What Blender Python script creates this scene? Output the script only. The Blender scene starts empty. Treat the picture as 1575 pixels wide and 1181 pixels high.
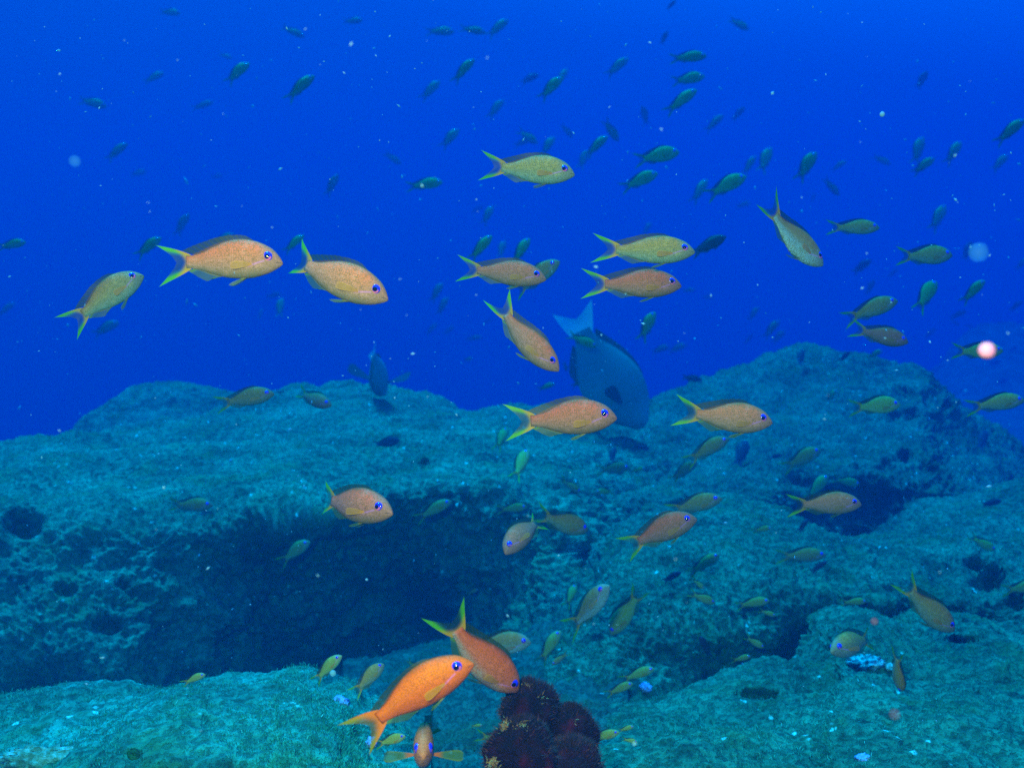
import bpy, math, random
import numpy as np
from mathutils import Vector, Matrix
from mathutils.bvhtree import BVHTree

rng = random.Random(7)
C = bpy.context.scene.collection
scn = bpy.context.scene

# ------------------------------------------------------------------ camera
PITCH = math.radians(8.0)
FPX, CX, CY = 1544.0, 787.5, 590.5            # focal length and centre in photo pixels
cam_d = bpy.data.cameras.new("camera")
cam = bpy.data.objects.new("camera", cam_d)
C.objects.link(cam)
cam.location = (0, 0, 0)
cam.rotation_euler = (math.pi / 2 - PITCH, 0, 0)
cam_d.sensor_width = 36.0
cam_d.lens = 36.0 * FPX / 1575.0
cam_d.clip_start = 0.02
cam_d.clip_end = 400
cam_d.dof.use_dof = True
cam_d.dof.focus_distance = 1.05
cam_d.dof.aperture_fstop = 9.0
scn.camera = cam

# ------------------------------------------------------------------ water light (world), sun, strobe, exposure
world = bpy.data.worlds.new("World")
scn.world = world
world.use_nodes = True
wn, wl = world.node_tree.nodes, world.node_tree.links
wn.clear()
tc = wn.new("ShaderNodeTexCoord")
sep = wn.new("ShaderNodeSeparateXYZ")
wl.new(tc.outputs["Generated"], sep.inputs[0])
mx = wn.new("ShaderNodeMath"); mx.operation = "MULTIPLY_ADD"
wl.new(sep.outputs["X"], mx.inputs[0]); mx.inputs[1].default_value = 0.16
wl.new(sep.outputs["Z"], mx.inputs[2])
mr = wn.new("ShaderNodeMapRange")
wl.new(mx.outputs[0], mr.inputs[0])
mr.inputs[1].default_value = -0.6; mr.inputs[2].default_value = 1.0
rp = wn.new("ShaderNodeValToRGB")
wl.new(mr.outputs[0], rp.inputs[0])
e = rp.color_ramp.elements
e[0].position = 0.0; e[0].color = (0.0, 0.004, 0.04, 1)
e[1].position = 1.0; e[1].color = (0.03, 0.62, 1.0, 1)
for p, c in ((0.20, (0.0, 0.006, 0.04, 1)), (0.34, (0.0, 0.040, 0.24, 1)), (0.50, (0.0, 0.072, 0.44, 1)), (0.66, (0.0, 0.26, 1.0, 1))):
    q = e.new(p); q.color = c
bg = wn.new("ShaderNodeBackground")
wl.new(rp.outputs[0], bg.inputs[0]); bg.inputs[1].default_value = 1.0
wo = wn.new("ShaderNodeOutputWorld")
wl.new(bg.outputs[0], wo.inputs[0])

sun_d = bpy.data.lights.new("sun", "SUN")      # sunlight that has come down through the water: no red left
sun_d.energy = 5.0; sun_d.angle = math.radians(16); sun_d.color = (0.02, 0.74, 1.0)
sun = bpy.data.objects.new("sun", sun_d); C.objects.link(sun)
sun.rotation_euler = (Vector((0.24, -0.34, -1.0))).to_track_quat("-Z", "Y").to_euler()

flash_d = bpy.data.lights.new("strobe", "SPOT")   # the camera's strobe, which gives the near fish their orange
flash_d.energy = 100.0; flash_d.color = (1.0, 0.45, 0.14)
flash_d.spot_size = math.radians(95); flash_d.spot_blend = 0.6; flash_d.shadow_soft_size = 0.03
flash = bpy.data.objects.new("strobe", flash_d); C.objects.link(flash)
flash.location = (-0.10, -0.02, 0.16)
flash.rotation_euler = (Vector((0.10, 1.0, -0.30))).to_track_quat("-Z", "Y").to_euler()

scn.view_settings.view_transform = "Standard"
scn.view_settings.look = "None"
scn.view_settings.exposure = 0.75
scn.view_settings.gamma = 1.0
cy = scn.cycles
cy.max_bounces = 6; cy.diffuse_bounces = 2; cy.glossy_bounces = 2; cy.volume_bounces = 1
cy.transparent_max_bounces = 12; cy.transmission_bounces = 2
cy.caustics_reflective = False; cy.caustics_refractive = False
cy.sample_clamp_indirect = 3.0
cy.use_denoising = False

# ------------------------------------------------------------------ helpers
SP, CP = math.sin(PITCH), math.cos(PITCH)
RIGHT = Vector((1, 0, 0)); FWD = Vector((0, CP, -SP)); UPV = Vector((0, SP, CP))

def at(px, py, d):
    """world point at depth d (metres along the view axis) under a photo pixel"""
    return RIGHT * ((px - CX) / FPX * d) + UPV * (-(py - CY) / FPX * d) + FWD * d

def at_np(px, py, d):
    x = (px - CX) / FPX * d; u = -(py - CY) / FPX * d
    return np.stack([x, u * SP + d * CP, u * CP - d * SP], -1)

def proj_np(p):
    d = p[..., 1] * CP - p[..., 2] * SP
    u = p[..., 1] * SP + p[..., 2] * CP
    return CX + FPX * p[..., 0] / d, CY - FPX * u / d

def link(name, mesh, parent=None, mats=()):
    o = bpy.data.objects.new(name, mesh)
    C.objects.link(o)
    for m in mats:
        if len(mesh.materials) < len(mats): mesh.materials.append(m)
    if parent is not None: o.parent = parent
    return o

def tag(o, label=None, cat=None, group=None, kind=None):
    if label: o["label"] = label
    if cat: o["category"] = cat
    if group: o["group"] = group
    if kind: o["kind"] = kind
    return o

def empty(name, M):
    o = bpy.data.objects.new(name, None)
    o.empty_display_size = 0.03
    C.objects.link(o); o.matrix_world = M
    return o

def mesh_from(name, verts, faces, uvs=None, smooth=True, matidx=None):
    me = bpy.data.meshes.new(name)
    me.from_pydata([tuple(v) for v in verts], [], faces)
    if smooth: me.polygons.foreach_set("use_smooth", [True] * len(me.polygons))
    if uvs is not None:
        lay = me.uv_layers.new(name="UVMap")
        li = np.empty(len(me.loops), np.int32); me.loops.foreach_get("vertex_index", li)
        lay.data.foreach_set("uv", np.asarray(uvs, np.float32)[li].ravel())
    if matidx is not None: me.polygons.foreach_set("material_index", matidx)
    me.update()
    return me

# vectorised gradient noise
_perm = np.random.RandomState(3).permutation(256); _perm = np.concatenate([_perm, _perm, _perm])
_gr = np.random.RandomState(5).normal(size=(256, 3)); _gr /= np.linalg.norm(_gr, axis=1, keepdims=True)
def perlin(p):
    i = np.floor(p).astype(int); f = p - i; i &= 255
    w = f * f * f * (f * (f * 6 - 15) + 10); out = 0
    for dx in (0, 1):
        for dy in (0, 1):
            for dz in (0, 1):
                h = _perm[_perm[_perm[i[..., 0] + dx] + i[..., 1] + dy] + i[..., 2] + dz]
                g = _gr[h]; v = f - np.array([dx, dy, dz])
                ww = (w[..., 0] if dx else 1 - w[..., 0]) * (w[..., 1] if dy else 1 - w[..., 1]) * (w[..., 2] if dz else 1 - w[..., 2])
                out = out + ww * (g * v).sum(-1)
    return out
def fbm(p, octv=4, gain=0.5, lac=2.03, ridged=False):
    a, s, f = 1.0, 0, 1.0
    for k in range(octv):
        n = perlin(p * f + 17.3 * k)
        s = s + a * ((0.35 - np.abs(n) * 1.6) if ridged else n); a *= gain; f *= lac
    return s

# node helpers
class NT:
    def __init__(s, name):
        s.m = bpy.data.materials.new(name); s.m.use_nodes = True
        s.t = s.m.node_tree; s.n = s.t.nodes; s.l = s.t.links; s.n.clear()
        s.out = s.n.new("ShaderNodeOutputMaterial"); s.b = s.n.new("ShaderNodeBsdfPrincipled")
        s.l.new(s.b.outputs[0], s.out.inputs[0])
    def put(s, sock, v):
        if isinstance(v, bpy.types.NodeSocket): s.l.new(v, sock)
        elif v is not None:
            if sock.type == "RGBA" and isinstance(v, tuple) and len(v) == 3: v = v + (1,)
            sock.default_value = v
    def set(s, **k):
        for a, v in k.items(): s.put(s.b.inputs[a.replace("_", " ")], v)
    def math(s, op, a, b=None, c=None, clamp=False):
        n = s.n.new("ShaderNodeMath"); n.operation = op; n.use_clamp = clamp
        for i, v in enumerate((a, b, c)): s.put(n.inputs[i], v)
        return n.outputs[0]
    def mix(s, f, a, b, mode="MIX"):
        n = s.n.new("ShaderNodeMix"); n.data_type = "RGBA"; n.blend_type = mode
        s.put(n.inputs[0], f); s.put(n.inputs[6], a); s.put(n.inputs[7], b)
        return n.outputs[2]
    def ramp(s, f, stops, interp="LINEAR"):
        n = s.n.new("ShaderNodeValToRGB"); n.color_ramp.interpolation = interp
        el = n.color_ramp.elements
        el[0].position, el[0].color = stops[0][0], tuple(stops[0][1]) + (1,)
        el[1].position, el[1].color = stops[-1][0], tuple(stops[-1][1]) + (1,)
        for p, c in stops[1:-1]: q = el.new(p); q.color = tuple(c) + (1,)
        s.put(n.inputs[0], f); return n.outputs[0]
    def rng(s, v, a, b, c=0.0, d=1.0, smooth=True):
        n = s.n.new("ShaderNodeMapRange"); n.interpolation_type = "SMOOTHSTEP" if smooth else "LINEAR"
        for i, x in enumerate((v, a, b, c, d)): s.put(n.inputs[i], x)
        return n.outputs[0]
    def uv(s):
        n = s.n.new("ShaderNodeUVMap"); n.uv_map = "UVMap"
        q = s.n.new("ShaderNodeSeparateXYZ"); s.l.new(n.outputs[0], q.inputs[0])
        return n.outputs[0], q.outputs[0], q.outputs[1]
    def objco(s):
        return s.n.new("ShaderNodeTexCoord").outputs["Object"]
    def mapping(s, v, scale):
        n = s.n.new("ShaderNodeMapping"); s.put(n.inputs[0], v); n.inputs[3].default_value = scale
        return n.outputs[0]
    def noise(s, v, scale, detail=4, rough=0.55):
        n = s.n.new("ShaderNodeTexNoise"); s.put(n.inputs["Vector"], v)
        n.inputs["Scale"].default_value = scale; n.inputs["Detail"].default_value = detail; n.inputs["Roughness"].default_value = rough
        return n.outputs[0]
    def voro(s, v, scale, feature="F1"):
        n = s.n.new("ShaderNodeTexVoronoi"); n.feature = feature; s.put(n.inputs["Vector"], v); n.inputs["Scale"].default_value = scale
        return n.outputs
    def bump(s, h, strength, dist):
        n = s.n.new("ShaderNodeBump"); n.inputs["Strength"].default_value = strength; n.inputs["Distance"].default_value = dist
        s.put(n.inputs["Height"], h); s.l.new(n.outputs[0], s.b.inputs["Normal"])
    def rand(s):
        return s.n.new("ShaderNodeObjectInfo").outputs["Random"]

# ------------------------------------------------------------------ rock materials
def rock_material(name, lo, mid, hi, speck, scale=1.0):
    t = NT(name); co = t.objco()
    big = t.noise(co, 5.0 * scale, 5, 0.6); fine = t.noise(co, 42.0 * scale, 6, 0.7); grain = t.noise(co, 190.0 * scale, 3, 0.6)
    f = t.math("ADD", t.math("MULTIPLY", big, 0.45), t.math("ADD", t.math("MULTIPLY", fine, 0.42), t.math("MULTIPLY", grain, 0.22)))
    col = t.ramp(f, [(0.38, lo), (0.54, mid), (0.72, hi)])
    vo = t.voro(co, 34.0 * scale)                         # pale shell and coralline flecks
    m1 = t.math("MULTIPLY", t.rng(vo["Distance"], 0.10, 0.22, 1, 0), t.math("GREATER_THAN", t.noise(co, 11.0 * scale, 3), 0.575))
    col = t.mix(m1, col, speck)
    v2 = t.voro(co, 15.0 * scale)                          # encrusting dark sponge patches
    m2 = t.math("MULTIPLY", t.rng(v2["Distance"], 0.20, 0.42, 1, 0), t.math("GREATER_THAN", t.noise(co, 6.3 * scale, 3), 0.56))
    col = t.mix(t.math("MULTIPLY", m2, 0.6), col, lo)
    pit = t.noise(co, 75.0 * scale, 4, 0.65)                                                    # crumbly dark specks
    col = t.mix(t.rng(pit, 0.46, 0.36, 0, 0.65), col, tuple(x * 0.5 for x in lo))
    olive = t.noise(co, 8.0 * scale, 4, 0.6)
    col = t.mix(t.rng(olive, 0.50, 0.66, 0, 0.55), col, (mid[0] * 1.8, mid[1] * 0.95, mid[2] * 0.55))
    t.set(Base_Color=col, Roughness=0.95); t.b.inputs["Specular IOR Level"].default_value = 0.1
    hgt = t.math("ADD", t.math("ADD", t.math("MULTIPLY", fine, 0.7), t.math("MULTIPLY", grain, 0.45)), t.math("MULTIPLY", t.rng(pit, 0.40, 0.52), 0.35))
    t.bump(hgt, 1.0, 0.008)
    return t.m
M_rock = rock_material("reef_rock", (0.006, 0.040, 0.028), (0.018, 0.195, 0.135), (0.036, 0.39, 0.28), (0.12, 0.75, 0.78))
M_rock_near = rock_material("turf_rock", (0.003, 0.045, 0.036), (0.005, 0.185, 0.155), (0.009, 0.43, 0.39), (0.05, 0.66, 0.70), 1.2)
M_rock_shelf = rock_material("shelf_rock", (0.004, 0.030, 0.020), (0.010, 0.150, 0.105), (0.020, 0.33, 0.24), (0.08, 0.70, 0.75), 1.15)
M_rock_dark = rock_material("shade_rock", (0.006, 0.03, 0.03), (0.02, 0.10, 0.085), (0.04, 0.2, 0.17), (0.15, 0.55, 0.6))  # darker copy of the reef rock, shade put into its colour

# ------------------------------------------------------------------ boulders
ROCKS_V, ROCKS_F = [], []

def catmull(a, n):
    """resample control array a (k, m, 3) along axis 0 to n rows"""
    k = a.shape[0]; t = np.linspace(0, k - 1, n); i = np.clip(t.astype(int), 0, k - 2); f = (t - i)[:, None, None]
    P = lambda j: a[np.clip(j, 0, k - 1)]
    p0, p1, p2, p3 = P(i - 1), P(i), P(i + 1), P(i + 2)
    p0 = np.where((i == 0)[:, None, None], 2 * p1 - p2, p0); p3 = np.where((i == k - 2)[:, None, None], 2 * p2 - p1, p3)
    return 0.5 * (2 * p1 + (p2 - p0) * f + (2 * p0 - 5 * p1 + 4 * p2 - p3) * f ** 2 + (3 * p1 - p0 - 3 * p2 + p3) * f ** 3)

def boulder(xs, rows, mat, label, nx, ny, amp=0.035, dents=(), seed=0, floor=-2.3, name="boulder", freq=2.6, form=0.04, face=0.0):
    """closed rock through control rows (back to front); each row is (pixel rows, depths) over the columns xs"""
    xs = np.array(xs, float); grid = []
    for ys, ds in rows:
        ys = np.full(len(xs), ys, float) if np.isscalar(ys) else np.array(ys, float)
        ds = np.full(len(xs), ds, float) if np.isscalar(ds) else np.array(ds, float)
        grid.append(at_np(xs, ys, ds))
    g = np.array(grid)
    back = g[0] + np.array([0, 0.16, -0.07]); back2 = g[0] + np.array([0, 0.30, -0.35])
    g = np.concatenate([back2[None], back[None], g], 0)
    g = catmull(g, ny); g = catmull(g.transpose(1, 0, 2), nx).transpose(1, 0, 2)
    du = np.gradient(g, axis=1); dv = np.gradient(g, axis=0)
    nrm = np.cross(dv, du); nrm /= np.linalg.norm(nrm, axis=-1, keepdims=True) + 1e-9
    if nrm[..., 2].mean() < 0: nrm = -nrm
    q = g + seed * 7.7
    steep = np.clip(1.15 - np.abs(nrm[..., 2]), 0.15, 1.0)
    lump = np.abs(fbm(q * 13 + 4.4, 3, 0.6)); chunk = np.abs(perlin(q * 34)) + 0.6 * np.abs(perlin(q * 71 + 3))
    h = amp * (1.2 * fbm(q * freq, 3) + (0.28 + 1.1 * steep) * (0.55 * fbm(q * np.array([8, 8, 11]), 4, 0.66, ridged=True) + 0.45 * fbm(q * 17, 3, 0.6) + 0.6 * fbm(q * 34, 3, 0.66) + 0.15 * lump) + 0.22 * (0.5 - chunk) + 0.16 * fbm(q * 90, 2))
    h = h + form * (fbm(q * 2.1 + 1.7, 2) - 0.7 * np.clip(0.10 - np.abs(perlin(q * 2.7 + 9)), 0, 1) / 0.10 * 0.5)
    h = h + face * steep * (1.3 * fbm(q * 4.3 + 2.2, 3) + 0.5 * fbm(q * 11, 2))
    g = g + nrm * h[..., None]
    px, py = proj_np(g)
    for dent in dents:
        dx, dy, r, dep = dent[:4]; wide = dent[4] if len(dent) > 4 else 1.35
        w1 = fbm(np.stack([px / (r * 1.1), py / (r * 1.1), np.full_like(px, dx)], -1), 3); w2 = fbm(np.stack([px / (r * 1.1), py / (r * 1.1), np.full_like(px, dx + 9)], -1), 3)
        f = np.exp(-(((px - dx) / (r * wide) + 0.6 * w1) ** 2 + ((py - dy) / r + 0.5 * w2) ** 2) ** 1.3)
        ray = g / np.linalg.norm(g, axis=-1, keepdims=True)
        g = g + (ray * dep - np.array([0, 0, 0.25 * dep])) * f[..., None]
    V = g.reshape(-1, 3).tolist()
    F = [(j * nx + i, (j + 1) * nx + i, (j + 1) * nx + i + 1, j * nx + i + 1) for j in range(ny - 1) for i in range(nx - 1)]
    loop = [i for i in range(nx)] + [j * nx + nx - 1 for j in range(1, ny)] + [(ny - 1) * nx + i for i in range(nx - 2, -1, -1)] + [j * nx for j in range(ny - 2, 0, -1)]
    b = len(V)
    for k in loop: V.append((V[k][0], V[k][1], min(floor, V[k][2] - 0.05)))
    L = len(loop)
    for k in range(L):
        F.append((loop[k], loop[(k + 1) % L], b + (k + 1) % L, b + k))
    F.append(tuple(b + k for k in range(L))[::-1])
    me = mesh_from(name, V, F)
    o = link(name, me, None, [mat])
    tag(o, label, "boulder", "boulders of the reef")
    off = len(ROCKS_V); ROCKS_V.extend(V); ROCKS_F.extend([tuple(off + i for i in f) for f in F[:(nx - 1) * (ny - 1)]])
    return o, g, nrm

X1 = [-170, 0, 110, 200, 300, 380, 450, 540, 610, 700, 800, 900, 1090]
b_main = boulder(X1, [
    ([692, 685, 677, 666, 645, 618, 592, 592, 612, 622, 625, 634, 655], [3.45, 3.5, 3.55, 3.65, 3.85, 4.1, 4.4, 4.4, 4.3, 4.2, 4.2, 4.15, 4.9]),
    ([715, 708, 702, 694, 682, 668, 655, 650, 655, 662, 670, 680, 700], [3.05, 3.1, 3.1, 3.15, 3.2, 3.35, 3.45, 3.5, 3.45, 3.4, 3.4, 3.45, 4.3]),
    ([750, 744, 742, 738, 732, 722, 712, 705, 700, 700, 708, 725, 755], [2.78, 2.78, 2.78, 2.8, 2.8, 2.85, 2.9, 2.95, 3.0, 3.0, 3.0, 3.05, 3.8]),
    ([800, 790, 795, 800, 800, 792, 782, 770, 758, 750, 760, 790, 830], [2.5, 2.5, 2.48, 2.47, 2.5, 2.52, 2.54, 2.58, 2.62, 2.66, 2.68, 2.7, 3.3]),
    ([870, 862, 868, 875, 868, 850, 842, 832, 825, 830, 845, 868, 890], [2.37, 2.37, 2.37, 2.39, 2.46, 2.57, 2.66, 2.72, 2.75, 2.72, 2.66, 2.62, 3.1]),
    ([980, 970, 970, 975, 980, 975, 970, 955, 945, 935, 930, 940, 950], [2.26, 2.26, 2.27, 2.32, 2.48, 2.70, 2.86, 2.96, 2.98, 2.82, 2.56, 2.44, 2.5]),
    ([1100, 1095, 1095, 1100, 1100, 1095, 1090, 1075, 1060, 1040, 1020, 1010, 1010], [2.14, 2.14, 2.15, 2.20, 2.36, 2.60, 2.80, 2.90, 2.84, 2.62, 2.38, 2.28, 2.32]),
    ([1230, 1225, 1225, 1225, 1220, 1210, 1200, 1180, 1160, 1140, 1120, 1110, 1110], [1.9, 1.9, 1.92, 1.98, 2.1, 2.3, 2.36, 2.4, 2.34, 2.26, 2.18, 2.12, 2.15])],
    M_rock, "broad flat-topped boulder with a dark hollow under its overhanging front face", 520, 420, 0.040,
    [(38, 806, 17, 0.12), (100, 906, 9, 0.045, 1.8), (188, 896, 8, 0.045, 1.1), (165, 962, 11, 0.06, 1.8), (395, 842, 18, 0.10, 1.8), (70, 1060, 26, 0.12, 2.2), (300, 1045, 16, 0.09, 2), (655, 716, 7, 0.04), (258, 868, 9, 0.05, 2)], 1, form=0.05, face=0.075)
b_hump = boulder([50, 95, 150, 200, 250, 300, 350, 420, 500], [
    ([730, 688, 636, 600, 589, 592, 601, 606, 612], 4.9),
    ([745, 712, 675, 650, 645, 648, 650, 650, 655], 4.65),
    ([760, 735, 715, 700, 695, 695, 695, 695, 700], 4.35)],
    M_rock, "rounded hump of rock rising behind the broad flat-topped boulder", 150, 90, 0.035, [], 2)
b_mound = boulder([930, 1010, 1090, 1180, 1240, 1300, 1370, 1425, 1455, 1500, 1560, 1660], [
    ([695, 620, 584, 555, 544, 542, 552, 568, 612, 655, 692, 742], [4.2, 4.6, 4.9, 5.0, 5.0, 5.0, 5.0, 5.0, 5.0, 5, 5, 5]),
    ([712, 670, 640, 618, 612, 612, 618, 630, 662, 692, 730, 770], [3.8, 4.1, 4.3, 4.4, 4.4, 4.4, 4.4, 4.4, 4.4, 4.4, 4.4, 4.5]),
    ([740, 720, 705, 692, 688, 686, 688, 692, 712, 732, 760, 800], [3.4, 3.6, 3.7, 3.72, 3.75, 3.75, 3.75, 3.8, 3.9, 3.9, 4, 4]),
    ([780, 765, 755, 748, 746, 742, 738, 738, 752, 768, 788, 822], [3.0, 3.1, 3.25, 3.3, 3.4, 3.45, 3.5, 3.5, 3.6, 3.6, 3.65, 3.7]),
    ([850, 835, 822, 815, 815, 815, 815, 815, 820, 830, 850, 880], [2.9, 2.95, 3.1, 3.2, 3.4, 3.5, 3.55, 3.5, 3.5, 3.5, 3.5, 3.5])],
    M_rock_shelf, "tall rough mound of rock behind the school, beside the parrotfish", 300, 220, 0.05,
    [(1392, 606, 12, 0.09), (1400, 640, 9, 0.07), (1374, 643, 7, 0.05), (1390, 702, 9, 0.07), (1364, 716, 9, 0.06), (1325, 768, 24, 0.16, 1.8), (1232, 738, 14, 0.07), (1430, 720, 9, 0.05), (1255, 785, 16, 0.08, 2)], 3, form=0.07, face=0.03)
b_far = boulder([1380, 1450, 1490, 1540, 1600, 1700, 1800], [
    ([640, 560, 515, 500, 505, 500, 520], 17.0), ([660, 620, 600, 590, 590, 590, 600], 15.0), (760, 12.0), (850, 8.0)],
    M_rock, "far dim rock fading into blue water beyond the rough mound", 90, 80, 0.06, [], 4)
b_wedge = boulder([1335, 1368, 1400, 1430, 1500, 1580, 1690], [
    ([860, 818, 790, 770, 754, 746, 736], [2.95, 3.0, 3.02, 3.05, 3.1, 3.15, 3.2]), ([880, 842, 826, 812, 800, 796, 790], 2.85), ([905, 885, 870, 860, 850, 845, 840], 2.65), (920, 2.4)],
    M_rock_shelf, "sloping wedge of rock beside the dark crevice at the foot of the mound", 150, 90, 0.03, [], 5)
b_slope = boulder([850, 920, 980, 1080, 1180, 1290, 1400, 1480, 1575, 1690], [
    ([935, 852, 808, 786, 793, 828, 836, 820, 806, 795], [2.35, 2.45, 2.55, 2.6, 2.6, 2.5, 2.55, 2.65, 2.75, 2.85]),
    ([965, 890, 850, 830, 835, 858, 868, 862, 860, 860], [2.2, 2.28, 2.32, 2.36, 2.36, 2.33, 2.33, 2.35, 2.4, 2.45]),
    ([1000, 940, 910, 900, 905, 912, 917, 920, 915, 910], [2.05, 2.1, 2.1, 2.12, 2.14, 2.14, 2.14, 2.12, 2.15, 2.2]),
    ([1040, 1000, 980, 970, 970, 972, 975, 975, 965, 960], [1.95, 1.97, 1.98, 2.0, 2.04, 2.14, 2.18, 2.12, 2.06, 2.08]),
    ([1090, 1060, 1050, 1040, 1040, 1035, 1030, 1020, 1010, 1010], [1.86, 1.88, 1.9, 1.94, 1.98, 2.1, 2.12, 2.08, 2.04, 2.05]),
    ([1200, 1170, 1150, 1150, 1150, 1150, 1150, 1140, 1130, 1130], 1.75)],
    M_rock_shelf, "long sloping boulder with a fold along its crest below the rough mound", 460, 300, 0.036,
    [(1520, 888, 17, 0.12), (1500, 868, 8, 0.06), (1235, 985, 22, 0.10, 0.7), (1205, 1012, 14, 0.08, 1.6), (1565, 925, 11, 0.06), (1090, 1040, 9, 0.05, 0.8), (1400, 955, 14, 0.06, 2.5)], 6, form=0.075, face=0.03)
b_right = boulder([880, 950, 1010, 1070, 1150, 1200, 1252, 1282, 1300, 1340, 1406, 1440, 1470, 1522, 1575, 1690], [
    ([1178, 1112, 1086, 1066, 1046, 1034, 1038, 1012, 964, 959, 982, 973, 945, 940, 956, 970], [1.5, 1.55, 1.6, 1.62, 1.65, 1.68, 1.7, 1.74, 1.8, 1.8, 1.78, 1.78, 1.85, 1.85, 1.85, 1.85]),
    ([1200, 1140, 1112, 1096, 1085, 1075, 1075, 1062, 1028, 1020, 1032, 1030, 1012, 1008, 1018, 1030], [1.4, 1.42, 1.46, 1.48, 1.5, 1.52, 1.54, 1.56, 1.6, 1.6, 1.6, 1.6, 1.63, 1.63, 1.62, 1.62]),
    ([1225, 1180, 1155, 1140, 1130, 1122, 1120, 1112, 1095, 1090, 1092, 1090, 1080, 1080, 1085, 1090], [1.28, 1.3, 1.32, 1.34, 1.36, 1.38, 1.39, 1.4, 1.42, 1.42, 1.42, 1.42, 1.43, 1.43, 1.43, 1.43]),
    ([1270, 1240, 1220, 1210, 1205, 1200, 1200, 1195, 1190, 1185, 1185, 1185, 1185, 1185, 1190, 1190], 1.2), (1330, 1.05), (1420, 0.95)],
    M_rock_shelf, "turf-covered rock shelf with a white scar on it, beside the dark coral", 460, 320, 0.024,
    [(1168, 1067, 6, 0.03, 4.5), (1478, 983, 5, 0.025, 5)], 7, form=0.065)
b_left = boulder([-90, 0, 100, 200, 300, 400, 440, 490, 530, 560, 600, 650], [
    ([1114, 1104, 1088, 1080, 1060, 1050, 1044, 1062, 1082, 1112, 1152, 1205], [1.3, 1.3, 1.29, 1.28, 1.28, 1.28, 1.27, 1.25, 1.22, 1.18, 1.12, 1.06]),
    ([1135, 1125, 1112, 1105, 1090, 1080, 1078, 1092, 1112, 1140, 1178, 1228], [1.2, 1.2, 1.19, 1.18, 1.17, 1.16, 1.15, 1.14, 1.12, 1.09, 1.04, 1.0]),
    ([1180, 1172, 1165, 1158, 1145, 1138, 1135, 1145, 1160, 1185, 1220, 1270], [1.08, 1.08, 1.07, 1.06, 1.05, 1.04, 1.03, 1.02, 1.0, 0.98, 0.95, 0.93]),
    (1260, 0.95), (1360, 0.86)],
    M_rock_near, "turf-covered ledge in front of the dark hollow", 420, 240, 0.018,
    [(205, 1160, 7, 0.02)], 8, freq=4, form=0.035)
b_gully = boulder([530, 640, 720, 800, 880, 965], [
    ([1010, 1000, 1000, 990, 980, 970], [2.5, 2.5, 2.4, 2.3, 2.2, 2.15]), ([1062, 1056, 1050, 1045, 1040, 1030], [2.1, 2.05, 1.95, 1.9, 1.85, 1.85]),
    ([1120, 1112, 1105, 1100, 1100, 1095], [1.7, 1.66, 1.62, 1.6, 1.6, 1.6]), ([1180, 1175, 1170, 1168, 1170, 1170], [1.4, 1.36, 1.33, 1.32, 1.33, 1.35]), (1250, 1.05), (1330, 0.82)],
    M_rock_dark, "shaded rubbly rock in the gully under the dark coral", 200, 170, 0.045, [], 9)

# the seabed under the boulders, falling away into deep water behind them
nx, ny = 130, 130
gx, gy = np.meshgrid(np.linspace(-13, 13, nx), np.linspace(-3, 21, ny))
drop = np.clip((gy - 4.6) / 5.0, 0, 1); drop = drop * drop * (3 - 2 * drop)
gz = -1.75 - 4.6 * drop - np.clip(gy - 9, 0, 30) * 0.12
gp = np.stack([gx, gy, gz], -1); gp[..., 2] += 0.25 * fbm(gp * 0.9, 4) + 0.05 * fbm(gp * 5, 3)
sb = mesh_from("seabed", gp.reshape(-1, 3), [(j * nx + i, j * nx + i + 1, (j + 1) * nx + i + 1, (j + 1) * nx + i) for j in range(ny - 1) for i in range(nx - 1)])
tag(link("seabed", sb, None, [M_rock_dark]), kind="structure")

ROCK_BVH = BVHTree.FromPolygons([Vector(v) for v in ROCKS_V], ROCKS_F)
def rock_depth(px, py):
    d = at(px, py, 1.0).normalized()
    h = ROCK_BVH.ray_cast(Vector((0, 0, 0)), d)
    return None if h[0] is None else h[0].dot(FWD)

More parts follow.
